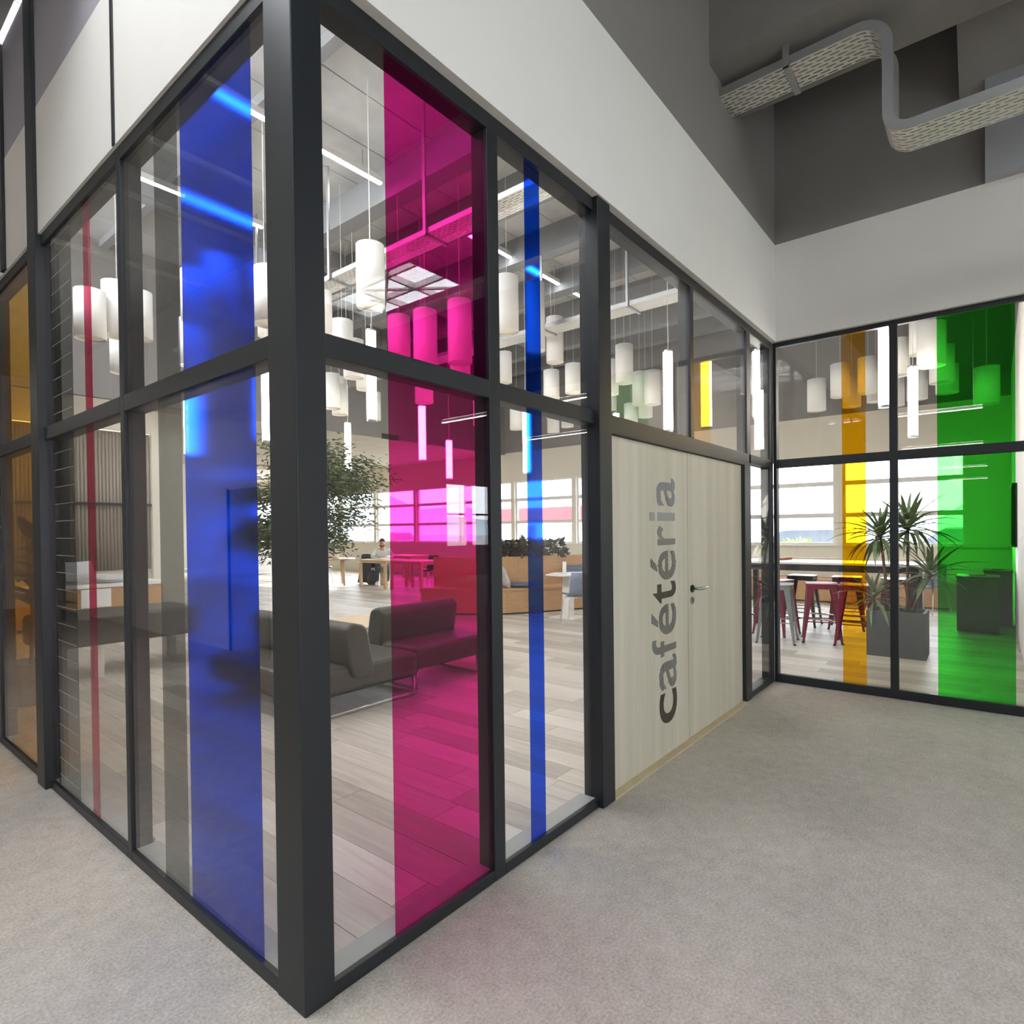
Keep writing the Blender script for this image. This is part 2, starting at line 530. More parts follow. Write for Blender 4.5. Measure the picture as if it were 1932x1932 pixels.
def box(name, mat, parent, *a, bevel=0.0):
    return MB().box(*a).build(name, mat, parent, bevel=bevel)


def empty(name, loc=(0, 0, 0), rz=0.0):
    o = bpy.data.objects.new(name, None)
    COL.objects.link(o)
    o.location = loc; o.rotation_euler = (0, 0, rz); o.empty_display_size = 0.1
    return o


def tag(o, label=None, cat=None, group=None, kind=None):
    if label: o['label'] = label
    if cat: o['category'] = cat
    if group: o['group'] = group
    if kind: o['kind'] = kind
    return o


def inst(name, mesh, parent=None, loc=(0, 0, 0), rot=(0, 0, 0), scale=(1, 1, 1)):
    o = bpy.data.objects.new(name, mesh)
    COL.objects.link(o)
    o.parent = parent; o.location = loc; o.rotation_euler = rot; o.scale = scale
    return o


def copy_tree(o, parent=None):
    c = o.copy(); COL.objects.link(c); c.parent = parent
    for ch in o.children:
        copy_tree(ch, c)
    return c


def struct(o, label=None, cat=None):
    return tag(o, label, cat, kind='structure')


X1 = 5.065   # end wall plane
FD = 0.09    # frame depth
H = 3.265    # glazing height
TR0, TR1 = 2.06, 2.135

# ------------------------------------------------------------------ floors
fl = empty('floor')
struct(fl, 'grey flecked carpet of the corridor in front of the glass walls', 'floor')
box('carpet', M_CARPET, fl, -42, 5.06, -1.95, 0.0, -0.12, 0)
box('carpet', M_CARPET, fl, -42, 16, -12, -1.95, -0.12, 0)
box('carpet', M_CARPET, fl, -2.8, 0.0, 0.0, 14.1, -0.12, 0)
box('carpet', M_CARPET, fl, -42, -2.8, 0.0, 4.3, -0.12, 0)

fh = empty('floor_cafeteria')
struct(fh, 'grey oak plank floor of the cafeteria behind the glass', 'floor')
box('subfloor', M_GROUT, fh, 0.0, 13.0, 0.0, 25, -0.12, -0.004)
box('subfloor', M_GROUT, fh, X1, 13.0, -1.95, 0.0, -0.12, -0.004)
PW, PL = 0.2, 1.32
pl = []
rnd = random.Random(3)
i = 0
x = 0.12
while x < 12.99:
    off = rnd.random() * PL
    y = -1.93 - off
    while y < 24.9:
        a, b = y, y + PL
        lo = 0.12 if x < X1 + 0.02 else -1.93
        a2, b2 = max(a, lo), min(b, 24.95)
        if b2 - a2 > 0.05:
            c = Vector((x + PW / 2, (a2 + b2) / 2, 0))
            p = to_px(c)
            vis = p is not None and -60 < p[0] < 1990 and p[1] < 1990
            pl.append(((0 if vis else 1, (c - CAM).length), c, b2 - a2, min(PW, 12.99 - x)))
        y += PL
    x += PW
pl.sort(key=lambda t: t[0])
pm = MB().box(-0.5, 0.5, -0.5, 0.5, -0.004, 0.0).mesh('plank', M_PLANK)
for k, (_, c, ln, wd) in enumerate(pl[:290]):
    inst('plank', pm, fh, c, scale=(wd - 0.003, ln - 0.003, 1))
rest = MB()
for _, c, ln, wd in pl[290:]:
    rest.box(c.x - wd / 2 + .0015, c.x + wd / 2 - .0015, c.y - ln / 2 + .0015, c.y + ln / 2 - .0015, -0.004, 0)
o = rest.build('far_planks', M_PLANK, fh); o['kind'] = 'stuff'

# ------------------------------------------------------------------ glazed facade helper
def pane_R(par, x0, x1, z0, z1, films=()):
    p = box('pane', M_GLASS, par, x0 - .008, x1 + .008, .010, .018, z0 - .008, z1 + .008)
    for a, b, mt, lb in films:
        f = box('film', mt, p, a, b, .0185, .0195, z0 - .006, z1 + .006); f['label'] = lb
    return p


def pane_L(par, y0, y1, z0, z1, films=()):
    p = box('pane', M_GLASS, par, .010, .018, y0 - .008, y1 + .008, z0 - .008, z1 + .008)
    for a, b, mt, lb in films:
        f = box('film', mt, p, .0185, .0195, a, b, z0 - .006, z1 + .006); f['label'] = lb
    return p


def pane_W(par, y0, y1, z0, z1, films=()):
    p = box('pane', M_GLASS, par, X1 + .010, X1 + .018, y0 - .008, y1 + .008, z0 - .008, z1 + .008)
    for a, b, mt, lb in films:
        f = box('film', mt, p, X1 + .0185, X1 + .0195, a, b, z0 - .006, z1 + .006); f['label'] = lb
    return p


# right-hand facade (y = 0)
WR = empty('wall_front')
struct(WR, 'black framed glass wall with magenta and blue film stripes beside the double door', 'wall')
fr = lambda *a: box('frame_bar', M_FRAME, WR, *a, bevel=0.003)
BR = 0.048
RT = 3.195
post = box('corner_post', M_FRAME, WR, -.004, .104, -.004, .155, 0, H, bevel=0.004)
fr(.104, .90, 0, .022, 0, BR); fr(.972, 1.755, 0, .022, 0, BR)   # sill rails
box('inner_sill', M_GROUT, WR, .104, .90, .022, .115, 0, BR)
box('inner_sill', M_GROUT, WR, .972, 1.755, .022, .115, 0, BR)
fr(.104, 1.76, 0, FD, RT, H)                      # head rail
fr(.90, .972, 0, FD, 0, RT)                      # mullion
fr(.104, .90, .0, FD, TR0, TR1); fr(.972, 1.76, .0, FD, TR0, TR1)
box('frame_post', M_FRAME, WR, 1.755, 1.885, -.03, FD, 0, 3.31, bevel=0.004)
fr(1.885, 4.34, 0, FD, 2.03, 2.135)               # door head
fr(1.885, 4.965, 0, FD, RT, H)
fr(3.058, 3.118, 0, FD, 2.135, RT)
fr(4.185, 4.345, -.01, FD, 0, 2.03)               # door jamb
fr(4.285, 4.385, 0, FD, 2.135, RT)
fr(4.385, 4.965, 0, FD, TR0, TR1)
fr(4.345, 4.965, 0, FD, 0, .055)
fr(4.965, X1, 0, FD, 0, H)
mag = (.372, .90, M_MAG, 'magenta film'); blu = (1.18, 1.297, M_BLUE2, 'narrow cobalt blue film')
pane_R(WR, .104, .90, BR, TR0, [mag]); pane_R(WR, .104, .90, TR1, RT, [mag])
pane_R(WR, .972, 1.755, BR, TR0, [blu]); pane_R(WR, .972, 1.755, TR1, RT, [blu])
pane_R(WR, 1.885, 3.058, 2.135, RT); pane_R(WR, 3.118, 4.285, 2.135, RT)
pane_R(WR, 4.385, 4.965, TR1, RT); pane_R(WR, 4.345, 4.965, .055, TR0)
box('fascia', M_WHITE, WR, -.012, X1, -.04, .12, H, 4.18)
box('upper_wall', M_UPPER, WR, -.012, X1, -.04, .12, 4.18, 6.45)

# left-hand facade (x = 0)
WL = empty('wall_left')
struct(WL, 'black framed glass wall with wide blue stripe and amber end bay along the side corridor', 'wall')
fr = lambda *a: box('frame_bar', M_FRAME, WL, *a, bevel=0.003)
ys = [(.155, 1.425), (1.471, 2.69), (2.85, 3.90), (3.97, 5.9), (5.97, 7.9)]
for k, (a, b) in enumerate(ys):
    fr(0, .022, a, b, 0, BR); box('inner_sill', M_GROUT, WL, .022, .115, a, b, 0, BR); fr(0, FD, a, b, 3.20, H); fr(0, FD, a, b, TR0, TR1)
fr(0, FD, 1.425, 1.471, 0, H)
fr(0, FD, 3.90, 3.97, 0, H); fr(0, FD, 5.9, 5.97, 0, H); fr(0, FD, 7.9, 8.0, 0, H)
box('frame_post', M_FRAME, WL, -.03, FD, 2.69, 2.85, 0, 4.9, bevel=0.004)
fr(-.018, -.010, 1.43, 1.462, H, 4.75)
fr(-.03, -.010, 3.44, 3.52, H, 4.75)
FLM = {0: [(.28, .833, M_BLUE, 'wide blue film'), (.862, 1.09, M_GREYF, 'smoke grey film')],
       1: [(1.90, 2.01, M_PINK, 'thin crimson film'), (2.21, 2.60, M_GREYF, 'smoke grey film with white lines')],
       2: [(2.975, 3.72, M_AMBER, 'amber film')], 3: [], 4: []}
for k, (a, b) in enumerate(ys):
    lo = pane_L(WL, a, b, BR, TR0, FLM[k]); hi = pane_L(WL, a, b, TR1, 3.20, FLM[k])
    if k == 1:      # fine white lines printed on the grey strip
        for pn, z0, z1 in ((lo, BR, TR0), (hi, TR1, 3.2)):
            z = z0 + .06
            while z < z1:
                box('film_line', M_LINE, pn, .0180, .0184, 2.23, 2.58, z, z + .0035)
                z += .098
box('fascia', M_WHITE, WL, -.012, .12, .12, 8.0, H, 4.0)
box('upper_wall', M_UPPER_LIT, WL, -.011, .12, .12, 8.0, 4.0, 4.75)
box('plain_wall', M_WHITE, WL, -.04, .12, 8.0, 14, 0, 4.75)

# end wall with yellow and green stripes (x = X1)
WW = empty('wall_right')
struct(WW, 'black framed glass end wall with yellow and green film stripes', 'wall')
fr = lambda *a: box('frame_bar', M_FRAME, WW, *a, bevel=0.003)
fr(X1, X1 + FD, -.03, .0, 0, H)
fr(X1, X1 + .05, -.953 - .062, -.953, 0, H)
fr(X1, X1 + .05, -.953, -.03, 0, .078); fr(X1, X1 + .05, -1.9, -1.015, 0, .078)
fr(X1, X1 + .05, -.953, -.03, 3.222, H); fr(X1, X1 + .05, -1.9, -1.015, 3.222, H)
fr(X1, X1 + .05, -.953, -.03, 2.062, 2.142); fr(X1, X1 + .05, -1.9, -1.015, 2.062, 2.142)
yel = (-.774, -.586, M_YEL, 'yellow film'); grn = (-1.788, -1.29, M_GREEN, 'wide green film')
pane_W(WW, -.953, -.03, .078, 2.062, [yel]); pane_W(WW, -.953, -.03, 2.142, 3.222, [yel])
pane_W(WW, -1.89, -1.015, .078, 2.062, [grn]); pane_W(WW, -1.89, -1.015, 2.142, 3.222, [grn])
box('fascia', M_WHITE, WW, X1 - .04, X1 + .12, -1.95, -.04, H, 4.18)
box('upper_wall', M_UPPER, WW, X1 - .04, X1 + .12, -1.95, -.04, 4.18, 6.45)
box('pilaster', M_PILAST, WW, X1 - .14, X1 - .04, -1.95, -1.61, 4.18, 6.45)

# cafeteria side wall and the open plan beyond it
SW = empty('wall_side')
struct(SW, 'white side wall of the cafeteria behind the green stripe', 'wall')
box('plaster', M_WHITE, SW, X1 + .05, 13.1, -1.98, -1.9, 0, 4.2)
box('plaster', M_UPPER, SW, X1 + .12, 13.1, -1.98, -1.9, 4.2, 6.45)

# ------------------------------------------------------------------ double door with lettering
D1 = empty('door_1', (1.885, 0.02, 0))
struct(D1, 'pale ash double door lettered cafétéria in the glass wall', 'door')


def dbox(name, mat, par, x0, x1, y0, y1, z0, z1, bevel=0.0):
    return MB().box(x0 - 1.885, x1 - 1.885, y0 - .02, y1 - .02, z0, z1).build(name, mat, par, bevel=bevel)


leafA = dbox('door_leaf', M_DOOR, D1, 1.89, 3.026, .02, .065, .012, 2.026, bevel=.002)
leafB = dbox('door_leaf', M_DOOR, D1, 3.034, 4.182, .02, .065, .012, 2.026, bevel=.002)
dbox('gap_shade_strip', M_BLACK, D1, 2.99, 3.07, .0655, .075, .012, 2.026)  # black strip stands in for the shade in the leaf gap
dbox('threshold', M_TRIMW, D1, 1.885, 4.185, -.03, .07, 0, .011)
# lever handle set on the right leaf
hx, hz = 3.095, 1.066
rose = MB().tube([(hx - 1.885, 0, hz), (hx - 1.885, -.010, hz)], .027, 20).build('handle_rose', M_BLACK, leafB)
MB().tube([(hx - 1.885, -.008, hz), (hx - 1.885, -.052, hz), (hx - 1.875, -.060, hz), (hx - 1.80, -.062, hz), (hx - 1.745, -.062, hz + .004)],
          [.010, .010, .0105, .010, .009], 12).build('lever_handle', M_STEEL, leafB, smooth=True)
MB().tube([(hx - 1.885, 0, hz - .085), (hx - 1.885, -.010, hz - .085)], .026, 20).build('lock_rose', M_STEEL, leafB)
MB().box(hx - 1.885 - .004, hx - 1.885 + .004, -.0115, -.010, hz - .100, hz - .070).build('lock_cylinder', M_BLACK, leafB)

K_DK = letter_mat('dark brown vinyl', srgb(66, 56, 50))
K_GR = letter_mat('grey vinyl', srgb(122, 118, 116))
K_GR2 = letter_mat('light grey vinyl', srgb(150, 148, 146))
K_S1 = letter_mat('vertical hatched vinyl', srgb(74, 78, 92), (46, 0, 6), .55)
K_S2 = letter_mat('fine diagonal hatched vinyl', srgb(70, 70, 84), (52, 0, 44), .6)
K_S3 = letter_mat('bold diagonal hatched vinyl', srgb(44, 46, 56), (44, 0, 30), .58)
K_S4 = letter_mat('fine vertical hatched vinyl', srgb(96, 102, 124), (48, 0, 5), .58)
XB = 2.818
letters = [('c', K_DK, .214, .426, 2.552, XB + .006), ('a', K_S1, .440, .655, 2.552, XB + .006), ('f', K_GR, .662, .785, 2.452, XB),
           ('é', K_S2, .800, 1.002, 2.446, XB + .006), ('t', K_DK, 1.012, 1.146, 2.466, XB + .004), ('é', K_S3, 1.160, 1.352, 2.440, XB + .006),
           ('r', K_GR, 1.388, 1.515, 2.540, XB - .002), ('i', K_GR2, 1.546, 1.600, 2.432, XB - .004), ('a', K_S4, 1.640, 1.828, 2.530, XB)]
dg = bpy.context.evaluated_depsgraph_get()
for ch, mt, z0, z1, xl, xr in letters:
    cu = bpy.data.curves.new('letter', 'FONT')
    cu.body = ch; cu.size = 1.0; cu.offset = 0.014; cu.resolution_u = 6
    to = bpy.data.objects.new('tmp_letter', cu); COL.objects.link(to)
    dg.update()
    me = bpy.data.meshes.new_from_object(to.evaluated_get(dg))
    bpy.data.objects.remove(to)
    xs = [v.co.x for v in me.vertices]; yy = [v.co.y for v in me.vertices]
    ax, bx_, ay, by_ = min(xs), max(xs), min(yy), max(yy)
    for v in me.vertices:
        u = (v.co.x - ax) / (bx_ - ax); t = (v.co.y - ay) / (by_ - ay)
        v.co = ((xr + (xl - xr) * t) - 1.885, -.0008, z0 + (z1 - z0) * u)
    me.materials.clear(); me.materials.append(mt)
    if ch == 'i':
        me = MB().box(xl - 1.885, xl - 1.885 + .075, -.0008, -.0007, z0, z1).box(xl - 1.885 + .115, xr - 1.885, -.0008, -.0007, z0, z1).mesh('letter', mt)
    bm = bmesh.new(); bm.from_mesh(me)
    if ch == 'i':
        bmesh.ops.delete(bm, geom=[f for f in bm.faces if f.normal.y > -.5], context='FACES')
    ext = bmesh.ops.extrude_face_region(bm, geom=bm.faces[:])
    for e in ext['geom']:
        if isinstance(e, bmesh.types.BMVert):
            e.co.y -= .0006
    for f in bm.faces:
        f.smooth = False
    bm.to_mesh(me); bm.free()
    lo = inst('letter', me, leafA)
bpy.data.curves.remove(cu) if cu.users == 0 else None

# ------------------------------------------------------------------ corridor shell
CE = empty('ceiling')
struct(CE, 'dark painted roof over the corridor with skylights', 'ceiling')
# roof strips around skylight openings (z 6.4)
holes = [(5.9, 8.1, -9.5, -6.6), (-3.4, -.4, -6.1, -3.1), (-10.5, -7.5, -6.1, -3.1)]  # last two openings are added to let in more daylight


def slab(par, name, mat, x0, x1, y0, y1, z0, z1, hs):
    xs = sorted({x0, x1, *[h[0] for h in hs if x0 < h[0] < x1], *[h[1] for h in hs if x0 < h[1] < x1]})
    yb = sorted({y0, y1, *[h[2] for h in hs if y0 < h[2] < y1], *[h[3] for h in hs if y0 < h[3] < y1]})
    mb = MB()
    for i in range(len(xs) - 1):
        for j in range(len(yb) - 1):
            cx, cy = (xs[i] + xs[i + 1]) / 2, (yb[j] + yb[j + 1]) / 2
            if any(h[0] < cx < h[1] and h[2] < cy < h[3] for h in hs):
                continue
            mb.box(xs[i], xs[i + 1], yb[j], yb[j + 1], z0, z1)
    return mb.build(name, mat, par)


slab(CE, 'roof_slab', M_BLACKCEIL, -42, 16, -12, .06, 6.4, 6.6, holes)
slab(CE, 'roof_slab', M_BLACKCEIL, -42, -2.6, .06, 4.3, 6.4, 6.6, [])
box('beam', M_BEAM, CE, 3.36, 4.10, -12, -.04, 4.90, 5.65)
box('beam', M_BEAM, CE, 4.10, X1 - .04, -1.95, -1.45, 5.25, 5.9)
MB().prism([(4.55, 5.25), (X1 - .04, 4.86), (X1 - .04, 5.25)], 1, -1.95, -1.45).build('beam_haunch', M_BEAM, CE)
CL = empty('ceiling_left')
struct(CL, 'concrete ceiling with steel beam over the side corridor', 'ceiling')
slab(CL, 'concrete_slab', M_CONC, -2.6, -.04, 1.7, 14, 4.76, 4.9, [])
box('edge_beam', M_PILAST, CL, -.34, -.20, 1.7, 14, 4.50, 4.76)
for yb_ in (2.6, 3.6, 4.6, 6.2):
    box('cross_pipe', M_WLEG, CL, -2.6, -.34, yb_, yb_ + .04, 4.66, 4.70)

OW = empty('wall_opposite')
struct(OW, 'white wall opposite the side glass wall', 'wall')
box('plaster', M_WHITE, OW, -2.7, -2.6, 4.2, 4.95, 0, 4.76)
box('plaster', M_WHITE, OW, -2.7, -2.6, 5.93, 14, 0, 4.76)
box('plaster', M_WHITE, OW, -2.7, -2.6, 4.95, 5.93, 2.05, 4.76)
box('plaster', M_WHITE, OW, -42, -2.7, 4.2, 4.3, 0, 6.4)
D2 = empty('door_2', (-2.6, 4.96, 0)); struct(D2, 'pale grey single door in the opposite corridor wall', 'door')
MB().box(-.10, -.02, 0, .96, 0, 2.06).build('door_leaf', M_DOORG, D2)
MB().box(-.10, .01, -.02, 0, 0, 2.07).build('door_frame', M_FRAME, D2)
MB().box(-.10, .01, .96, .98, 0, 2.07).build('door_frame', M_FRAME, D2)
MB().tube([(-.02, .1, 1.05), (.03, .1, 1.05), (.03, .22, 1.05)], .009).build('lever_handle', M_BLACK, D2)

EN = empty('wall_end')
struct(EN, 'white end wall of the side corridor', 'wall')
box('plaster', M_WHITE, EN, -2.7, 0, 14, 14.1, 0, 4.76)
BK = empty('wall_back')
struct(BK, 'white back wall of the open plan area behind the viewpoint', 'wall')
wins = [(12.6, 13.5), (13.8, 14.8), (2.0, 3.2), (-1.5, -.3), (-6, -3)]
xs_ = sorted([a for w_ in wins for a in w_])
edges = [-42] + xs_ + [16]
for k in range(0, len(edges), 2):
    box('plaster', M_WHITE, BK, edges[k], edges[k + 1], -12.1, -12, 0, 6.4)
for a, b in wins:
    box('plaster', M_WHITE, BK, a, b, -12.1, -12, 0, 1.0)
    box('plaster', M_WHITE, BK, a, b, -12.1, -12, 3.0, 6.4)
    box('pane', M_WGLASS, BK, a, b, -12.06, -12.05, 1.0, 3.0)
    box('transom', M_FRAME, BK, a, b, -12.08, -12.03, 2.0, 2.06)
for nm, a in (('wall_east', (16, 16.1, -12, -1.98, 0, 6.4)), ('wall_west', (-42.1, -42, -12, 4.3, 0, 6.4)), ('wall_east_return', (13.1, 16, -1.98, -1.9, 0, 6.4))):
    struct(box(nm, M_WHITE, None, *a), {'wall_east': 'white wall closing the open plan area beyond the end wall', 'wall_west': 'white wall at the far western end of the open plan', 'wall_east_return': 'white return wall past the cafeteria side wall'}[nm], 'wall')

# skylights
def skylight(h, z, label):
    e = empty('skylight', ((h[0] + h[1]) / 2, (h[2] + h[3]) / 2, z))
    tag(e, label, 'skylight', 'skylights')
    a, b = (h[1] - h[0]) / 2, (h[3] - h[2]) / 2
    MB().box(-a, a, -b, b, .19, .20).build('pane', M_WGLASS, e)
    for s in (-1, 1):
        MB().box(s * a - .04, s * a + .04, -b, b, 0, .19).build('kerb', M_WLEG, e)
        MB().box(-a, a, s * b - .04, s * b + .04, 0, .19).build('kerb', M_WLEG, e)
    for t in (-.33, .33):
        MB().box(-a, a, t * b - .03, t * b + .03, .05, .17).build('glazing_bar', M_WLEG, e)
        MB().box(t * a - .03, t * a + .03, -b, b, .05, .17).build('glazing_bar', M_WLEG, e)
    for s in (-1, 1):
        MB().tube([(-a, -s * b, .06), (a, s * b, .06)], .035).build('brace', M_WLEG, e)
    return e


skylight(holes[0], 6.42, 'braced skylight over the open plan mirrored in the front glass')
skylight(holes[1], 6.42, 'braced skylight added behind the viewpoint to brighten the corridor')  # made-up skylight, brightens the corridor floor and fascia
skylight(holes[2], 6.42, 'braced skylight added far along the open plan roof for more daylight')  # made-up skylight, helps light the white fascias evenly

# ------------------------------------------------------------------ cable trays
def tray(name, label, path, x0, x1):
    """path of (y, z) points with arc bends already sampled; tray bottom follows it"""
    e = empty(name, (0, 0, 0)); tag(e, label, 'cable tray')
    mb = MB(); n = len(path)
    vs = []
    for (y, z) in path:
        vs += [(x0, y, z), (x1, y, z)]
    fs = [(2 * i, 2 * i + 1, 2 * i + 3, 2 * i + 2) for i in range(n - 1)]
    mb.add(vs, fs)
    o = mb.build('perforated_bottom', M_TRAYP, e)
    o.modifiers.new('solid', 'SOLIDIFY').thickness = 0.002
    for xx in (x0, x1):
        pts = []
        for i, (y, z) in enumerate(path):
            a = path[max(i - 1, 0)]; b = path[min(i + 1, n - 1)]
            t = Vector((b[0] - a[0], b[1] - a[1])).normalized()
            nrm = Vector((t.y, -t.x))
            if nrm.y < 0 or (abs(nrm.y) < 1e-6 and nrm.x > 0): nrm = -nrm
            pts.append((Vector((y, z)), nrm))
        vs, fs = [], []
        for p, nn in pts:
            q = p + nn * .06
            vs += [(xx - .004, p.x, p.y), (xx + .004, p.x, p.y), (xx + .004, q.x, q.y), (xx - .004, q.x, q.y)]
        for i in range(n - 1):
            k = 4 * i
            for j in range(4):
                fs.append((k + j, k + (j + 1) % 4, k + 4 + (j + 1) % 4, k + 4 + j))
        MB().add(vs, fs).build('side_rail', M_TRAY, e)
    return e


def arc(cy, cz, r, a0, a1, n=8):
    return [(cy + r * math.cos(math.radians(a0 + (a1 - a0) * i / n)), cz + r * math.sin(math.radians(a0 + (a1 - a0) * i / n))) for i in range(n + 1)]


p1 = [(9.85, 4.772)] + [(9.85 - .5 * k, 4.772) for k in range(1, 20)] + [(-.02, 4.772), (-.9, 4.772)] + arc(-.95, 4.622, .15, 90, 180) + arc(-1.25, 4.17, .15, 0, -90)[0:] + [(-1.5, 4.02), (-2.6, 4.02), (-6, 4.02)]
tray_a = tray('cable_tray', 'perforated cable tray that drops down in the corridor and runs through the front wall', p1, 3.56, 3.85)
tray_b = tray('cable_tray', 'perforated cable tray hung deeper inside the cafeteria', [(9.85, 4.8), (5, 4.8), (.2, 4.8)], 6.98, 7.34)
for e, x0, x1, zz, ysx, top in ((tray_a, 3.56, 3.85, 4.772, (-.52, 1.4, 3.2, 5.0, 6.8, 8.6), (4.9, 6.2)), (tray_b, 6.98, 7.34, 4.8, (1.0, 2.55, 4.1, 5.6, 7.2, 8.8), (6.2, 6.2))):
    for y in ysx:
        t = top[0] if y < 0 else top[1]
        mb = MB().box(x0 - .03, x1 + .03, y - .02, y + .02, zz - .025, zz - .003)
        mb.box(x0 - .035, x0 - .012, y - .02, y + .02, zz - .025, t)
        mb.build('hanger', M_TRAY, e)

# ------------------------------------------------------------------ corridor linear luminaires
def batten(label, x, y0, y1, z, top):
    e = empty('linear_luminaire', (x, (y0 + y1) / 2, z)); tag(e, label, 'ceiling light', 'linear corridor luminaires')
    h = (y1 - y0) / 2
    MB().box(-.035, .035, -h, h, .012, .07).build('housing', M_WLEG, e)
    MB().box(-.03, .03, -h, h, 0, .012).build('diffuser', M_CORLED, e)
    MB().box(-.03, .03, -h, h, .07, .076).build('added_uplight', M_UPFILL, e)  # glowing top added to throw light on the corridor ceiling
    for s in (-.8, .8):
        MB().tube([(0, s * h, .076), (0, s * h, top - z)], .003, 6).build('suspension_wire', M_STEEL, e)


for lb, x, a, b, z, t in [
    ('slim white linear light just over the camera side of the open plan', -5.2, -1.47, .10, 4.0, 6.4),
    ('slim white linear light before the opposite wall of the open plan', -5.25, .92, 2.26, 4.0, 6.4),
    ('second slim linear light along the open plan away from the glass', -12.3, -1.4, .69, 4.0, 6.4),
    ('third slim linear light along the open plan away from the glass', -21.6, -1.44, .29, 4.0, 6.4),
    ('fourth slim linear light along the open plan away from the glass', -30.4, -1.38, .32, 4.0, 6.4),
    ('linear light mirrored over the magenta stripe', 8.82, -8.3, -6.81, 4.0, 6.4),
    ('linear light mirrored over the narrow blue stripe', 12.3, -8.5, -6.53, 4.0, 6.4),
    ('short linear light mirrored in the upper pane by the door post', 8.75, -4.97, -4.35, 4.0, 6.4),
    ('linear light in the side corridor mirrored in the side glass wall', -1.68, 5.74, 7.1, 3.0, 4.76)]:
    batten(lb, x, a, b, z, t)

# ------------------------------------------------------------------ cafeteria shell
HC = empty('ceiling_cafeteria')
struct(HC, 'concrete plank roof of the cafeteria with grey beams', 'ceiling')
y = .06
while y < 9.9:
    y1 = min(y + .75, 9.95)
    box('concrete_plank', M_CONC, HC, 0, 13.1, y + .008, y1 - .008, 6.4, 6.55)
    y = y1
box('concrete_plank', M_CONC, HC, X1 + .1, 13.1, -.72, .052, 6.4, 6.55)
box('concrete_plank', M_CONC, HC, X1 + .1, 13.1, -1.98, -.735, 6.4, 6.55)
box('joint_backing', M_BLACKCEIL, HC, 0, 13.1, -1.98, 9.95, 6.56, 6.62)
for x in (2.46, 4.25, 5.45, 6.9, 8.35, 9.8, 11.3, 12.4):
    yl = .12 if x < X1 + .2 else -1.9
    box('roof_beam', M_HALLBEAM, HC, x, x + (.12 if x < 3 else .26), yl, 9.9, 6.28 if x < 3 else 5.98, 6.4)
box('roof_beam', M_HALLBEAM, HC, .12, 13, 7.3, 7.55, 6.1, 6.4)

BH = empty('wall_bulkhead')
struct(BH, 'dark bulkhead above the lower tiled ceiling at the back of the cafeteria', 'wall')
box('bulkhead_face', M_UPPER, BH, 0, 13.1, 9.9, 10.0, 3.78, 6.55)
v = empty('vent_grille', (8.56, 9.9, 3.815)); tag(v, 'dark slotted vent grille in the bulkhead', 'vent')
MB().box(-.26, .26, -.012, 0, -.065, .065).build('grille_frame', M_VENT, v)
for k in range(4):
    MB().box(-.24, .24, -.02, -.012, -.05 + k * .028, -.038 + k * .028).build('slat', M_VENT, v)

TC = empty('ceiling_tiled')
struct(TC, 'lower tiled ceiling at the back of the cafeteria', 'ceiling')
box('backing', M_TGRID, TC, 3.4, 13.1, 10.0, 25, 3.80, 3.95)
tm = MB().box(-.2875, .2875, -.2875, .2875, -.006, .012).mesh('ceiling_tile', M_TILE)
for i in range(16):
    for j in range(15):
        inst('ceiling_tile', tm, TC, (3.72 + .6 * i, 10.32 + .6 * j, 3.79))

# end and inner walls
struct(box('wall_far', M_CREAM, None, 0, 13.1, 25, 25.1, 0, 6.5), 'cream wall at the far end of the cafeteria', 'wall')
IN = empty('wall_inner')
struct(IN, 'partition with ribbed taupe curtain panel and black glazing bars', 'wall')
box('plaster', M_CREAM, IN, 3.42, 3.95, 10.5, 10.6, 0, 3.78)
box('plaster', M_CREAM, IN, .12, 3.42, 10.5, 10.6, 3.36, 6.4)
box('plaster', M_CREAM, IN, 3.42, 3.52, 10.6, 25, 0, 3.78)
box('panel_back', M_CREAM, IN, .12, 3.42, 10.62, 10.7, 0, 3.36)
box('timber_panel', M_BENCHW, IN, .12, 3.42, 10.56, 10.62, .3, .66)
for k in range(60):
    a = .14 + k * .0545
    MB().tube([(a + .026, 10.60, .86), (a + .026, 10.60, 3.34)], .027, 8).build('curtain_rib', M_CURTAIN, IN, smooth=True)
box('glazing_bar', M_FRAME, IN, .12, 3.40, 10.50, 10.54, 2.01, 2.06)
box('glazing_bar', M_FRAME, IN, .12, 3.95, 10.47, 10.50, .0, .06)
box('glazing_bar', M_FRAME, IN, 2.02, 2.13, 10.50, 10.54, .06, 3.34)

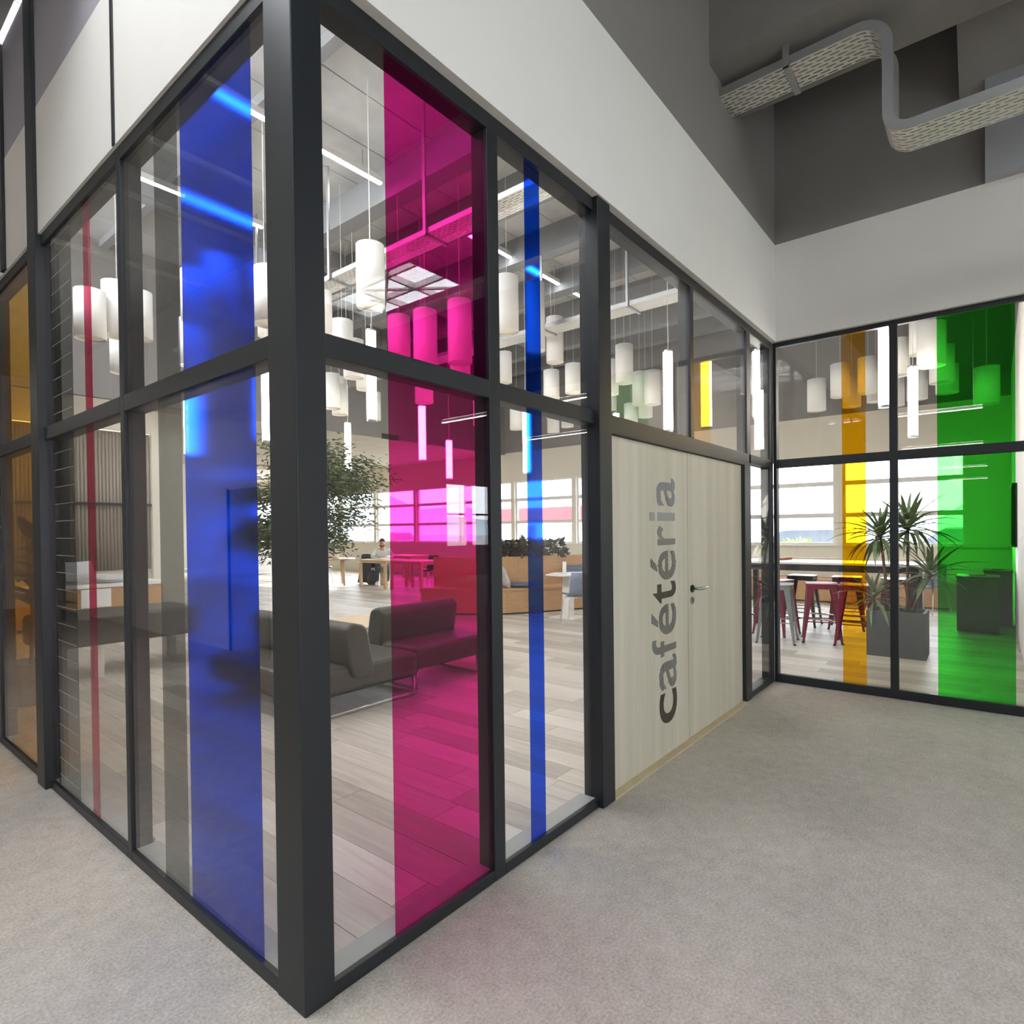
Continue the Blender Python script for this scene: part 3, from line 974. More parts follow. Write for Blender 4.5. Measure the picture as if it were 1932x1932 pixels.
# window wall x = 13
WN = empty('wall_window')
struct(WN, 'cream wall below and above the long row of windows', 'wall')
box('plaster', M_CREAM, WN, 13.0, 13.2, -1.98, 25, 0, 1.1)
box('plaster', M_CREAM, WN, 13.0, 13.2, -1.98, 25, 2.96, 3.82)
box('plaster', M_UPPER, WN, 13.0, 13.2, -1.98, 25, 3.82, 6.5)
box('plaster', M_CREAM, WN, 13.0, 13.2, -1.98, -1.25, 1.1, 2.96)
box('window_ledge', M_WLEG, WN, 12.93, 13.0, -1.9, 24.9, 1.07, 1.10)
edges = [-1.25 + 2.19 * k for k in range(12)]
for k, a in enumerate(edges):
    b = a + 2.05
    if b > 24.8: break
    wide = k in (5,)
    box('plaster', M_CREAM, WN, 13.0, 13.2, b, b + .14, 1.1, 2.96)
    e = empty('window_%d' % (k + 1), (13.1, a, 1.1)); struct(e, 'three-light window, number %s from the green stripe end' % ['one', 'two', 'three', 'four', 'five', 'six', 'seven', 'eight', 'nine', 'ten', 'eleven', 'twelve'][k], 'window')
    B = lambda n, m, *q: MB().box(*q).build(n, m, e)
    B('window_frame', M_WLEG, -.03, .03, 0, .05, 0, 1.86); B('window_frame', M_WLEG, -.03, .03, 2.0, 2.05, 0, 1.86)
    B('window_frame', M_WLEG, -.03, .03, .05, 2.0, 0, .05); B('window_frame', M_WLEG, -.03, .03, .05, 2.0, 1.81, 1.86)
    for z in (.60, 1.27):
        B('window_bar', M_WLEG, -.03, .03, .05, 2.0, z - .02, z + .075)
    for z0, z1 in ((.05, .60), (.655, 1.27), (1.325, 1.81)):
        B('pane', M_WGLASS, -.004, .004, .05, 2.0, z0, z1)
box('plaster', M_CREAM, WN, 13.0, 13.2, edges[11] + 2.19 if len(edges) > 11 and edges[11] + 2.05 < 24.8 else 22.84 + 2.05, 25, 1.1, 2.96)

# ------------------------------------------------------------------ hall luminaires
def strip(label, x0, x1, y, z, upl=False):
    e = empty('ceiling_luminaire', ((x0 + x1) / 2, y, z)); tag(e, label, 'ceiling light', 'roof strip lights')
    h = (x1 - x0) / 2
    MB().box(-h, h, -.035, .035, .015, .09).build('housing', M_WLEG, e)
    MB().box(-h, h, -.028, .028, 0, .015).build('diffuser', M_LIN, e)
    if upl:
        MB().box(-h, h, -.05, .05, .09, .10).build('added_uplight', M_UPFILL, e)  # glowing top added to light up the hall ceiling
    for s in (-.8, .8):
        MB().tube([(s * h, 0, .10), (s * h, 0, 6.4 - z)], .006, 6).build('suspension_rod', M_STEEL, e)


strip('long strip light under the roof seen above the blue stripe', 1.2, 4.1, 4.63, 6.08)
strip('second strip light in line under the roof beyond the cable tray', 5.75, 6.86, 4.68, 6.08)
strip('third strip light in line under the roof', 7.2, 8.3, 4.68, 6.08)
strip('last strip light in line under the roof near the windows', 8.65, 9.75, 4.68, 6.08)
strip('added strip light out of view over the entrance inside the double door', .7, 3.9, 1.1, 6.0, True)  # unseen lamp added to brighten the hall floor near the glass
strip('added strip light out of view over the lounge inside the side glass', .7, 2.4, 2.3, 6.0, True)  # second unseen lamp added for the dark front of the hall
strip('added strip light under the roof above the grey bench', 1.2, 3.6, 6.75, 6.0)  # lamp added along a grey pipe line to brighten the dim left bay

# cylinder pendants (x, y, bottom, top)
CYL = [(1.19, 5.99, 3.63, 4.15), (1.47, 6.06, 3.74, 4.34), (1.85, 6.52, 3.9, 4.47), (1.82, 6.95, 3.55, 4.14), (1.95, 5.17, 3.83, 4.38), (1.70, 4.03, 3.57, 4.10),
       (2.16, 5.75, 3.49, 4.04), (1.98, 3.67, 3.47, 3.99), (2.87, 5.26, 3.91, 4.41), (3.04, 3.52, 3.9, 4.55), (3.45, 5.08, 4.0, 4.58), (4.08, 5.51, 3.86, 4.48),
       (4.28, 4.52, 3.84, 4.36), (4.25, 3.98, 3.6, 4.3), (4.49, 3.60, 3.62, 4.4), (4.48, 5.79, 3.8, 4.36), (4.88, 6.02, 3.73, 4.36), (5.39, 7.69, 3.74, 4.36),
       (6.21, 8.64, 3.98, 4.62), (5.75, 7.95, 3.71, 4.27), (6.80, 8.29, 3.79, 4.36), (4.91, 3.17, 4.02, 4.72), (7.64, 4.32, 4.42, 5.2), (6.55, 3.93, 4.30, 5.35),
       (8.32, 6.03, 4.47, 5.08), (7.89, 4.10, 3.9, 4.40), (8.25, 4.83, 3.99, 4.49), (9.19, 6.42, 3.68, 4.17), (9.69, 5.81, 3.93, 4.43), (11.05, 6.75, 3.88, 4.41),
       (11.30, 6.50, 4.01, 4.54), (8.2, 3.27, 3.99, 4.64), (8.40, 3.66, 3.89, 4.49), (10.44, 4.12, 4.08, 4.77), (9.45, 3.35, 3.83, 4.46), (10.75, 4.14, 3.87, 4.41),
       (10.45, 4.86, 4.08, 4.53), (10.84, 4.53, 3.73, 4.23), (10.62, .78, 3.54, 4.09), (10.52, .39, 3.71, 4.27), (10.47, -.03, 3.7, 4.29), (11.4, .36, 3.67, 4.21),
       (12.1, .07, 3.83, 4.36), (8.75, -.91, 3.80, 4.27), (9.05, -.60, 3.62, 4.13), (7.98, -1.06, 3.45, 3.98), (9.37, -1.09, 3.5, 4.01), (10.58, -1.09, 3.56, 4.0),
       (11.05, -.66, 3.6, 4.13), (10.83, -.36, 3.5, 3.97), (9.81, -1.58, 3.2, 3.72), (5.83, 5.72, 3.63, 4.25), (5.45, 4.52, 3.72, 4.35), (7.56, 6.0, 3.5, 4.1)]


def ordinal(n):
    ones = ['zeroth', 'first', 'second', 'third', 'fourth', 'fifth', 'sixth', 'seventh', 'eighth', 'ninth', 'tenth', 'eleventh', 'twelfth', 'thirteenth', 'fourteenth',
            'fifteenth', 'sixteenth', 'seventeenth', 'eighteenth', 'nineteenth']
    tens = {2: 'twent', 3: 'thirt', 4: 'fort', 5: 'fift'}
    if n < 20: return ones[n]
    t, r = divmod(n, 10)
    return tens[t] + 'ieth' if r == 0 else tens[t] + 'y-' + ones[r]


def where(px):
    for lim, s in ((80, 'behind the amber pane'), (228, 'behind the crimson striped pane'), (337, 'behind the smoke grey strip'), (470, 'behind the wide blue stripe'), (545, 'between blue stripe and post'),
                   (735, 'between corner post and magenta'), (925, 'behind the magenta stripe'), (1125, 'behind the narrow blue stripe'), (1455, 'above the double door'),
                   (1690, 'behind the yellow striped pane'), (2200, 'behind the green striped pane')):
        if px < lim: return s


shade_cache = {}
CYL.sort(key=lambda c: to_px((c[0], c[1], (c[2] + c[3]) / 2))[0])
grip = MB().tube([(0, 0, 0), (0, 0, .05)], [.012, .006], 10).mesh('cable_grip', M_STEEL, True)
wire = MB().tube([(0, 0, 0), (0, 0, 1)], .0028, 6).mesh('suspension_wire', M_WLEG)
bott = MB().disc(.143, 0, 32, upw=False).add([], []).mesh('diffuser', M_SHADE_B)
for k, (x, y, zb, zt) in enumerate(CYL):
    hgt = round(zt - zb, 2)
    if hgt not in shade_cache:
        shade_cache[hgt] = MB().lathe([(.145, 0), (.15, 0), (.15, hgt), (.02, hgt), (.02, hgt - .008), (.145, hgt - .008), (.145, 0)], 32).mesh('shade', M_SHADE, True)
        for p in shade_cache[hgt].polygons:
            p.use_smooth = abs(p.normal.z) < .5
    e = empty('cylinder_pendant', (x, y, zb))
    px = to_px((x, y, (zb + zt) / 2))[0]
    tag(e, '%s white cylinder pendant from the left, hung %s' % (ordinal(k + 1), where(px)), 'pendant lamp', 'white cylinder pendants')
    inst('shade', shade_cache[hgt], e)
    inst('diffuser', bott, e, (0, 0, .02))
    inst('cable_grip', grip, e, (0, 0, hgt))
    inst('suspension_wire', wire, e, (0, 0, hgt + .05), scale=(1, 1, 6.4 - zb - hgt - .05))

LED = [(2.58, 4.86, 2.54, 3.36), (3.12, 3.63, 2.70, 3.70), (5.25, 7.03, 2.54, 3.39), (5.05, 4.93, 2.53, 3.36), (6.35, 5.67, 2.38, 3.07), (7.19, 4.64, 2.47, 3.55),
       (5.49, 1.26, 2.61, 3.54), (8.17, 3.42, 2.62, 3.50), (6.15, .46, 2.75, 3.54), (5.66, -.85, 2.62, 3.40), (7.75, -.89, 2.57, 3.44), (2.19, 5.99, 2.45, 3.32)]
LED.sort(key=lambda c: to_px((c[0], c[1], (c[2] + c[3]) / 2))[0])
for k, (x, y, zb, zt) in enumerate(LED):
    e = empty('tube_pendant', (x, y, zb))
    px = to_px((x, y, (zb + zt) / 2))[0]
    tag(e, '%s glowing vertical light tube from the left, %s' % (ordinal(k + 1), where(px)), 'pendant lamp', 'glowing tube pendants')
    h = zt - zb
    MB().lathe([(0, .02), (.052, .02), (.052, h - .02), (0, h - .02)], 20).build('light_tube', M_LED, e, smooth=True)
    MB().lathe([(0, 0), (.055, 0), (.055, .02), (0, .02)], 20).build('end_cap', M_STEEL, e)
    MB().lathe([(0, h - .02), (.055, h - .02), (.055, h), (0, h)], 20).build('end_cap', M_STEEL, e)
    MB().tube([(0, 0, h), (.01, .0, h + .15), (0, 0, h + .4), (0, 0, 6.4 - zb)], .004, 6).build('cable', M_WLEG, e)

# ------------------------------------------------------------------ lounge seating
def rounded(poly, r=.05, n=4):
    out = []
    m = len(poly)
    for i in range(m):
        p0, p1, p2 = Vector(poly[i - 1]), Vector(poly[i]), Vector(poly[(i + 1) % m])
        d0, d1 = (p0 - p1).normalized(), (p2 - p1).normalized()
        rr = min(r, (p0 - p1).length / 2.2, (p2 - p1).length / 2.2)
        a, b = p1 + d0 * rr, p1 + d1 * rr
        for k in range(n + 1):
            t = k / n
            out.append(tuple((a * (1 - t) + p1 * t) * (1 - t) + (p1 * (1 - t) + b * t) * t))
    return out


FIN = rounded([(-.07, .29), (.11, .29), (.13, .36), (.06, .72), (-.09, .76), (-.16, .70), (-.11, .40)], .06)
sa = empty('lounge_sofa', (1.46, 2.44, 0)); tag(sa, 'dark leather bench sofa with a curved fin backrest behind the corner post', 'sofa')
MB().box(0, 1.22, 0, 1.5, .19, .40).build('seat', M_SOFA, sa, bevel=.045, segs=4)
o = MB().prism([(u + .56, v) for u, v in FIN], 1, -.05, 1.48).build('backrest', M_SOFA, sa, bevel=.03, segs=3)
for yy in (-.0, 1.40):
    MB().tube([(.06, yy + .03, .19), (.06, yy + .03, .02), (1.18, yy + .03, .02), (1.18, yy + .03, .19)], .016, 8).build('sled_leg', M_CHROME, sa, smooth=True)
MB().box(0.03, 1.19, .03, 1.47, .175, .19).build('seat_frame', M_BLACK, sa)
sb = empty('lounge_sofa', (2.72, 2.50, 0)); tag(sb, 'dark leather bench sofa with long low backrest behind the magenta stripe', 'sofa')
MB().box(0, .98, 0, .82, .20, .42).build('seat', M_SOFA, sb, bevel=.045, segs=4)
MB().prism([(u + .62, v) for u, v in FIN], 0, -.02, 1.02).build('backrest', M_SOFA, sb, bevel=.03, segs=3)
for xx in (.04, .88):
    MB().tube([(xx, .06, .20), (xx, .06, .02), (xx, .76, .02), (xx, .76, .20)], .016, 8).build('sled_leg', M_CHROME, sb, smooth=True)
# grey bench further along the side glass
sc_ = empty('lounge_bench', (.62, 5.6, 0)); tag(sc_, 'low grey upholstered bench on white legs behind the crimson stripe', 'bench')
MB().box(0, 1.5, 0, .75, .34, .66).build('seat', M_SOFA, sc_, bevel=.05, segs=4)
for a, b in ((.45, .05), (1.4, .05), (.1, .65), (1.4, .65)):
    MB().box(a, a + .09, b, b + .05, 0, .34).build('leg', M_WLEG, sc_)
# low table
lt = empty('coffee_table', (3.1, 3.95, 0)); tag(lt, 'pale low coffee table between the dark sofas', 'table')
MB().box(0, .75, 0, .95, .36, .40).build('tabletop', M_OAK, lt, bevel=.006)
for a, b in ((.04, .04), (.67, .04), (.04, .87), (.67, .87)):
    MB().box(a, a + .04, b, b + .04, 0, .36).build('leg', M_BLACK, lt)

# wall bench with cushions at the ribbed partition
wb = empty('wall_bench', (.2, 9.85, 0)); tag(wb, 'timber bench with white ledge under the ribbed curtain', 'bench')
MB().box(0, 3.15, 0, .6, .62, .68).build('seat', M_WTOP, wb)
MB().box(.02, 3.13, .03, .58, .05, .62).build('front_panel', M_BENCHW, wb)
MB().box(1.9, 2.32, -.012, .03, .30, .60).build('white_door', M_WTOP, wb)


def cushion(label, mat, loc, rot, sx, sy, th, group=None, cat='cushion'):
    mb = MB(); n = 8
    vs = []
    for s in (1, -1):
        for i in range(n + 1):
            for j in range(n + 1):
                u, v_ = i / n * 2 - 1, j / n * 2 - 1
                e = max(0, (1 - u ** 4) * (1 - v_ ** 4)) ** .5
                pin = 1 - .07 * (abs(u) * abs(v_)) ** 0 * (1 - abs(u * v_))
                vs.append((u * sx / 2 * pin, v_ * sy / 2 * pin, s * th / 2 * e))
    k = (n + 1) ** 2
    fs = []
    for b in (0, k):
        for i in range(n):
            for j in range(n):
                a = b + i * (n + 1) + j
                fs.append((a, a + 1, a + n + 2, a + n + 1) if b else (a, a + n + 1, a + n + 2, a + 1))
    mb.add(vs, fs)
    o = mb.build('cushion', mat, None, smooth=True)
    o.location = loc; o.rotation_euler = rot
    tag(o, label, cat, group)
    return o


cushion('crumpled pale cushion nearest the black bar on the timber bench', M_CUSHG, (2.15, 10.12, .90), (.9, 0, .2), .5, .4, .14, 'bench cushions')
cushion('pale cushion lying flat on the timber bench', M_CUSHG, (2.55, 10.1, .755), (.1, .05, .5), .5, .4, .14, 'bench cushions')

# ------------------------------------------------------------------ plants
def leaf_mesh(name, mat, length, width, droop, n=6):
    vs, fs = [], []
    for i in range(n + 1):
        t = i / n
        wd = width / 2 * math.sin(PI * min(1, .12 + t * .88)) ** .8 if t < 1 else .001
        x_ = length * t * (1 - .25 * droop * t)
        z_ = -droop * length * .55 * t * t
        vs += [(x_, -wd, z_ + wd * .3), (x_, 0, z_), (x_, wd, z_ + wd * .3)]
    for i in range(n):
        a = 3 * i
        fs += [(a, a + 1, a + 4, a + 3), (a + 1, a + 2, a + 5, a + 4)]
    me = MB().add(vs, fs).mesh(name, mat, True)
    return me


pt = empty('planter', (7.17, -.785, 0)); tag(pt, 'slate grey rectangular planter behind the end wall mullion', 'planter')
mb = MB()
A, Bq, Z = .225, .285, .52
mb.box(-A, -A + .03, -Bq, Bq, 0, Z); mb.box(A - .03, A, -Bq, Bq, 0, Z); mb.box(-A + .03, A - .03, -Bq, -Bq + .03, 0, Z); mb.box(-A + .03, A - .03, Bq - .03, Bq, 0, Z)
mb.box(-A + .03, A - .03, -Bq + .03, Bq - .03, 0, .05)
mb.build('planter_box', M_PLANTER, pt)
MB().box(-A + .03, A - .03, -Bq + .03, Bq - .03, .05, .42).build('soil', M_SOIL, pt)

sw = [leaf_mesh('leaf', M_LEAF2, .54, .046, d) for d in (.35, .7, 1.05)]
cane_specs = [('tall dracaena cane with the topmost tuft of sword leaves in the planter', [(7.15, -.88, .42), (7.15, -.885, .9), (7.15, -.89, 1.46)], 44, 1.0),
              ('dracaena cane with dense drooping tuft left of the mullion', [(7.12, -.69, .42), (7.13, -.67, .9), (7.15, -.62, 1.36)], 44, .98),
              ('leaning dracaena cane with tuft over the green stripe', [(7.18, -.90, .42), (7.17, -.98, .68), (7.15, -1.10, .93)], 32, .85),
              ('short dracaena tuft low over the planter edge', [(7.10, -.58, .42), (7.1, -.57, .55), (7.1, -.557, .64)], 28, .8)]
for lb, pts, n, sz in cane_specs:
    e = empty('dracaena', pts[0]); tag(e, lb, 'plant', 'dracaena canes in the planter')
    b0 = Vector(pts[0])
    MB().tube([Vector(p) - b0 for p in pts], [.019, .016, .014], 8).build('cane', M_STEM, e, smooth=True)
    tp = Vector(pts[-1]) - b0
    n = int(n * 1.2)
    for k in range(n):
        az = k * 2.399 + rnd.random() * .4
        t = k / n
        el = math.radians(70 - 80 * t + rnd.uniform(-9, 9))
        L = sz * (.75 + .4 * math.sin(PI * t)) * rnd.uniform(.85, 1.15)
        o = inst('leaf', sw[0 if t < .3 else (1 if t < .7 else 2)], e, tp + Vector((0, 0, .05 - .10 * t)), scale=(L, L, L))
        o.rotation_euler = (rnd.uniform(-.3, .3), -el, az)

# rubber plant on the left, behind the amber pane
rp = empty('rubber_plant', (.42, 5.05, 0)); tag(rp, 'broad-leaved rubber plant behind the amber pane', 'plant')
MB().lathe([(0, 0), (.15, 0), (.19, .38), (.17, .38), (.16, .33), (0, .33)], 20).build('pot', M_PLANTER, rp, smooth=False)
MB().tube([(0, 0, .33), (.02, .01, .8), (-.01, .03, 1.5)], [.018, .015, .01], 8).build('stem', M_STEM, rp, smooth=True)
rl = [leaf_mesh('leaf', M_LEAF3, .36, .13, d) for d in (.3, .8)]
for k in range(22):
    t = k / 22
    az = k * 2.399
    o = inst('leaf', rl[k % 2], rp, (.01, .02, .85 + .68 * t), scale=(1.05 - .3 * t,) * 3)
    o.rotation_euler = (rnd.uniform(-.3, .3), -math.radians(rnd.uniform(0, 45) + 30 * (t > .85)), az)

# indoor tree behind the corner post
tr = empty('indoor_tree', (4.05, 6.4, 0)); tag(tr, 'indoor tree with fine dark leaves behind the corner post', 'tree')
MB().lathe([(0, 0), (.26, 0), (.30, .45), (.27, .45), (.26, .4), (0, .4)], 24).build('pot', M_PLANTER, tr)
MB().tube([(0, 0, .4), (.03, .02, .9), (-.02, 0, 1.4), (0, .02, 1.9), (.02, 0, 2.6)], [.05, .045, .04, .03, .012], 10).build('trunk', M_BARK, tr, smooth=True)
rt_ = random.Random(11)
tw = MB(); lv = MB()
for k in range(52):
    az = rt_.random() * 2 * PI
    z0 = rt_.uniform(1.35, 2.5)
    env = 1.25 * math.sin(PI * min(1, max(0.05, (z0 - .95) / 2.0))) ** .7
    L = env * rt_.uniform(.6, 1.0)
    rise = rt_.uniform(-.15, .55) * (1 if z0 > 1.7 else .4)
    p0 = Vector((0, 0, z0)); p1_ = Vector((math.cos(az) * L * .55, math.sin(az) * L * .55, z0 + rise * .7)); p2_ = Vector((math.cos(az) * L, math.sin(az) * L, z0 + rise * .65 - .08))
    tw.tube([p0, p1_, p2_], [.012, .008, .003], 5, cap=False)
    for q in range(240):
        t = rt_.uniform(.22, 1.05)
        c = (p0 * (1 - t) + p1_ * t) * (1 - t) + (p1_ * (1 - t) + p2_ * t) * t
        c = c + Vector((rt_.gauss(0, .11), rt_.gauss(0, .11), rt_.gauss(0, .10)))
        d = Vector((math.cos(az) + rt_.gauss(0, .8), math.sin(az) + rt_.gauss(0, .8), rt_.uniform(-1.0, .4))).normalized()
        s_ = d.orthogonal().normalized()
        s_ = (Matrix.Rotation(rt_.random() * PI, 3, d) @ s_)
        ln, wd = rt_.uniform(.07, .12), rt_.uniform(.010, .017)
        lv.add([c, c + d * ln * .45 + s_ * wd, c + d * ln, c + d * ln * .45 - s_ * wd], [(0, 1, 2, 3)])
tw.build('branches', M_BARK, tr, smooth=True)
o = bpy.data.objects.new('foliage', lv.mesh('foliage', M_LEAF, fix=False)); COL.objects.link(o); o.parent = tr; o['kind'] = 'stuff'


def bushy(name, label, cat, loc, r, h, n, mat, size, group=None, pot=None):
    e = empty(name, loc); tag(e, label, cat, group)
    mb = MB()
    for k in range(n):
        a = rt_.random() * 2 * PI; q = r * rt_.random() ** .5; z = h * rt_.random()
        q *= (1 - .5 * (z / h) ** 2)
        c = Vector((q * math.cos(a), q * math.sin(a), z))
        d = Vector((math.cos(a) + rt_.gauss(0, .5), math.sin(a) + rt_.gauss(0, .5), rt_.uniform(-.2, 1))).normalized()
        s_ = Matrix.Rotation(rt_.random() * PI, 3, d) @ d.orthogonal().normalized()
        ln = size * rt_.uniform(.7, 1.3); wd = ln * .3
        mb.add([c, c + d * ln * .45 + s_ * wd, c + d * ln, c + d * ln * .45 - s_ * wd], [(0, 1, 2, 3)])
    o = bpy.data.objects.new('foliage', mb.mesh('foliage', mat, fix=False)); COL.objects.link(o); o.parent = e; o['kind'] = 'stuff'
    MB().tube([(0, 0, 0), (0, 0, h * .7)], .008, 6).build('stem', M_STEM, e)
    return e


# ------------------------------------------------------------------ bar table and stools
bt = empty('bar_table', (8.28, .15, 0)); tag(bt, 'white topped dark bar table behind the yellow striped pane', 'table')
MB().box(-.38, .38, -1.1, 1.15, .975, 1.005).build('tabletop', M_WTOP, bt, bevel=.004)
MB().box(-.36, .36, -1.08, 1.13, .885, .975).build('apron', M_DARKT, bt)
for a, b in ((-.34, -1.06), (.27, -1.06), (-.34, 1.04), (.27, 1.04)):
    MB().box(a, a + .07, b, b + .07, 0, .885).build('leg', M_DARKT, bt)
for a in (-.305, .305):
    MB().tube([(a, -1.03, .22), (a, 1.07, .22)], .014, 8).build('foot_rail', M_CHROME, bt, smooth=True)

stool0 = None


def stool_proto(mat):
    e = empty('bar_stool')
    MB().prism(rounded([(-.19, -.19), (.19, -.19), (.19, .19), (-.19, .19)], .06), 2, .735, .76).build('seat', mat, e, bevel=.008)
    MB().prism(rounded([(-.183, -.183), (.183, -.183), (.183, .183), (-.183, .183)], .05), 2, .69, .735).build('seat_skirt', mat, e)
    for sx in (-1, 1):
        for sy in (-1, 1):
            t = Vector((sx * .158, sy * .158, .71)); b = Vector((sx * .225, sy * .225, 0))
            d = Vector((sx, sy, 0)).normalized(); s_ = Vector((-sy, sx, 0)).normalized()
            vs = []
            for p, wd in ((t, .058), (t.lerp(b, .5), .036), (b, .017)):
                vs += [p - s_ * wd - d * wd * .55, p + d * .012, p + s_ * wd - d * wd * .55, p - d * .004]
            fs = []
            for i in range(2):
                for j in range(4):
                    a = 4 * i
                    fs.append((a + j, a + (j + 1) % 4, a + 4 + (j + 1) % 4, a + 4 + j))
            fs += [(3, 2, 1, 0), (8, 9, 10, 11)]
            lg = MB().add(vs, fs).build('leg', mat, e)
            MB().tube([b, b + Vector((0, 0, .02))], .014, 8).build('rubber_foot', M_BLACK, lg)
    for k, (a, b) in enumerate((((-1, -1), (1, -1)), ((1, -1), (1, 1)), ((1, 1), (-1, 1)), ((-1, 1), (-1, -1)))):
        z = .24 + .03 * (k % 2)
        q = .158 + .067 * (1 - z / .71) - .01
        MB().tube([(a[0] * q, a[1] * q, z), (b[0] * q, b[1] * q, z)], .008, 6).build('foot_rail', M_SILVER if mat != M_MAROON else mat, e)
    return e


stools = {M_MAROON: stool_proto(M_MAROON), M_SILVER: stool_proto(M_SILVER), M_DARKT: stool_proto(M_DARKT)}
used = set()
for mt, x, y, rz, lb in [(M_MAROON, 7.58, .10, .25, 'maroon metal bar stool nearest the glass, left of the yellow stripe'),
                         (M_MAROON, 7.80, .72, -.2, 'maroon metal bar stool beside the end wall corner frame'),
                         (M_MAROON, 7.56, -.30, .1, 'maroon metal bar stool behind the yellow stripe'),
                         (M_MAROON, 8.80, -.62, .3, 'maroon metal bar stool behind the dracaena planter'),
                         (M_SILVER, 7.22, .55, .15, 'silver metal bar stool in front of the maroon stools'),
                         (M_DARKT, 8.83, .62, 0, 'black metal bar stool on the far side of the bar table'),
                         (M_MAROON, 8.85, .02, .1, 'maroon metal bar stool on the far side of the bar table')]:
    p = stools[mt]
    e = p if mt not in used else copy_tree(p)
    used.add(mt)
    e.location = (x, y, 0); e.rotation_euler = (0, 0, rz)
    tag(e, lb, 'stool', 'metal bar stools')
# papers and folders on the bar table
o = box('paper_stack', M_PAPER, None, -.15, .15, -.11, .11, 0, .03); o.location = (8.15, .95, 1.005); o.rotation_euler = (0, 0, .3); tag(o, 'white paper stack on the bar table near the corner frame', 'paper')
o = box('folder', M_RUST, None, -.16, .16, -.12, .12, 0, .03); o.location = (8.45, .85, 1.005); o.rotation_euler = (0, 0, -.2); tag(o, 'rust brown folder on the bar table', 'folder')

# ------------------------------------------------------------------ shell chairs
def shell_chair(mat):
    e = empty('shell_chair')
    prof = [(.22, .43), (.20, .455), (.05, .445), (-.12, .44), (-.19, .47), (-.225, .56), (-.245, .70), (-.265, .83)]
    vs, fs = [], []
    n = 6
    for i, (x_, z_) in enumerate(prof):
        wd = .215 if i < 4 else .215 - .012 * (i - 3)
        for j in range(n + 1):
            u = j / n * 2 - 1
            vs.append((x_ + (.05 * u * u if i > 4 else 0), u * wd, z_ + (.03 * u * u if i <= 4 else 0)))
    for i in range(len(prof) - 1):
        for j in range(n):
            a = i * (n + 1) + j
            fs.append((a, a + 1, a + n + 2, a + n + 1))
    o = MB().add(vs, fs).build('shell', mat, e, smooth=True)
    o.modifiers.new('solid', 'SOLIDIFY').thickness = .012
    for sx in (-1, 1):
        for sy in (-1, 1):
            MB().tube([(sx * .12, sy * .04, .425), (sx * .14, sy * .17, .425), (sx * .155, sy * .195, .40), (sx * .225, sy * .235, 0)], .011, 8).build('leg', M_WLEG, e, smooth=True)
    return e


ch = {M_SHELLB: shell_chair(M_SHELLB), M_SHELLK: shell_chair(M_SHELLK)}
used = set()
for mt, x, y, rz, lb in [(M_SHELLB, 6.95, 3.45, .85, 'blue grey shell chair with white legs at the small white table'),
                         (M_SHELLK, 9.95, 11.97, PI + .85, 'black shell chair the seated man sits on'),
                         (M_SHELLK, 9.0, 13.6, -1.5, 'black shell chair at the round table, half hidden by the corner post'),
                         (M_SHELLK, 9.93, 12.34, .2, 'black shell chair at the round table under the dark coat'),
                         (M_SHELLK, 10.0, 10.1, PI + .2, 'black shell chair empty beside the seated man'),
                         (M_SHELLB, 11.3, -.78, 2.6, 'blue grey shell chair by the timber banquette behind the planter')]:
    p = ch[mt]
    e = p if mt not in used else copy_tree(p)
    used.add(mt)
    e.location = (x, y, 0); e.rotation_euler = (0, 0, rz)
    tag(e, lb, 'chair', 'shell chairs')

# ------------------------------------------------------------------ curved timber banquette with small table
bn = empty('banquette', (0, 0, 0)); tag(bn, 'honey oak banquette with curved end behind the narrow blue stripe', 'bench')


def offset_path(pts, d):
    out = []
    for i, p in enumerate(pts):
        a = Vector(pts[max(i - 1, 0)]); b = Vector(pts[min(i + 1, len(pts) - 1)])
        t = (b - a).normalized(); nn = Vector((-t.y, t.x))
        out.append(Vector(p) + nn * d)
    return out


front = [(6.35, 6.45), (6.55, 5.75), (6.80, 5.30), (7.08, 5.02), (7.40, 4.80), (7.9, 4.55), (8.6, 4.25), (9.3, 4.0)]


def ribbon_solid(f, d0, d1, z0, z1, mat, name, par):
    a = offset_path(f, d0); b = offset_path(f, d1)
    vs, fs = [], []
    for p, q in zip(a, b):
        vs += [(p.x, p.y, z0), (q.x, q.y, z0), (q.x, q.y, z1), (p.x, p.y, z1)]
    n = len(f)
    for i in range(n - 1):
        for j in range(4):
            k = 4 * i
            fs.append((k + j, k + (j + 1) % 4, k + 4 + (j + 1) % 4, k + 4 + j))
    fs += [(0, 1, 2, 3), (4 * n - 1, 4 * n - 2, 4 * n - 3, 4 * n - 4)]
    return MB().add(vs, fs).build(name, mat, par)


ribbon_solid(front, .02, .46, 0.03, .42, M_BENCHW, 'base', bn)
ribbon_solid(front, 0, .48, .42, .46, M_BENCHW, 'seat', bn)
ribbon_solid(front, .48, .54, 0.03, 1.0, M_BENCHW, 'backrest', bn)
ribbon_solid(front, .54, .86, 0.03, .97, M_BENCHW, 'planting_trough', bn)
ribbon_solid(front, .04, .5, 0.0, .03, M_BLACK, 'plinth', bn)
cushion('large pale grey cushion leaning on the curved banquette', M_CUSHG, (7.28, 5.28, .66), (1.2, 0, .9), .52, .44, .16)
cushion('slate blue cushion lying on the curved banquette seat', M_CUSHB, (7.52, 5.02, .50), (0, 0, .5), .46, .42, .08)
cushion('slate blue cushion leaning at the table end of the banquette', M_CUSHB, (8.62, 4.58, .64), (1.25, 0, -.3), .44, .36, .14)
tb = empty('side_table', (7.42, 3.95, 0)); tag(tb, 'small white hexagonal pedestal table in front of the banquette', 'table')
hexp = [(.42 * math.cos(PI / 3 * k + .3), .36 * math.sin(PI / 3 * k + .3)) for k in range(6)]
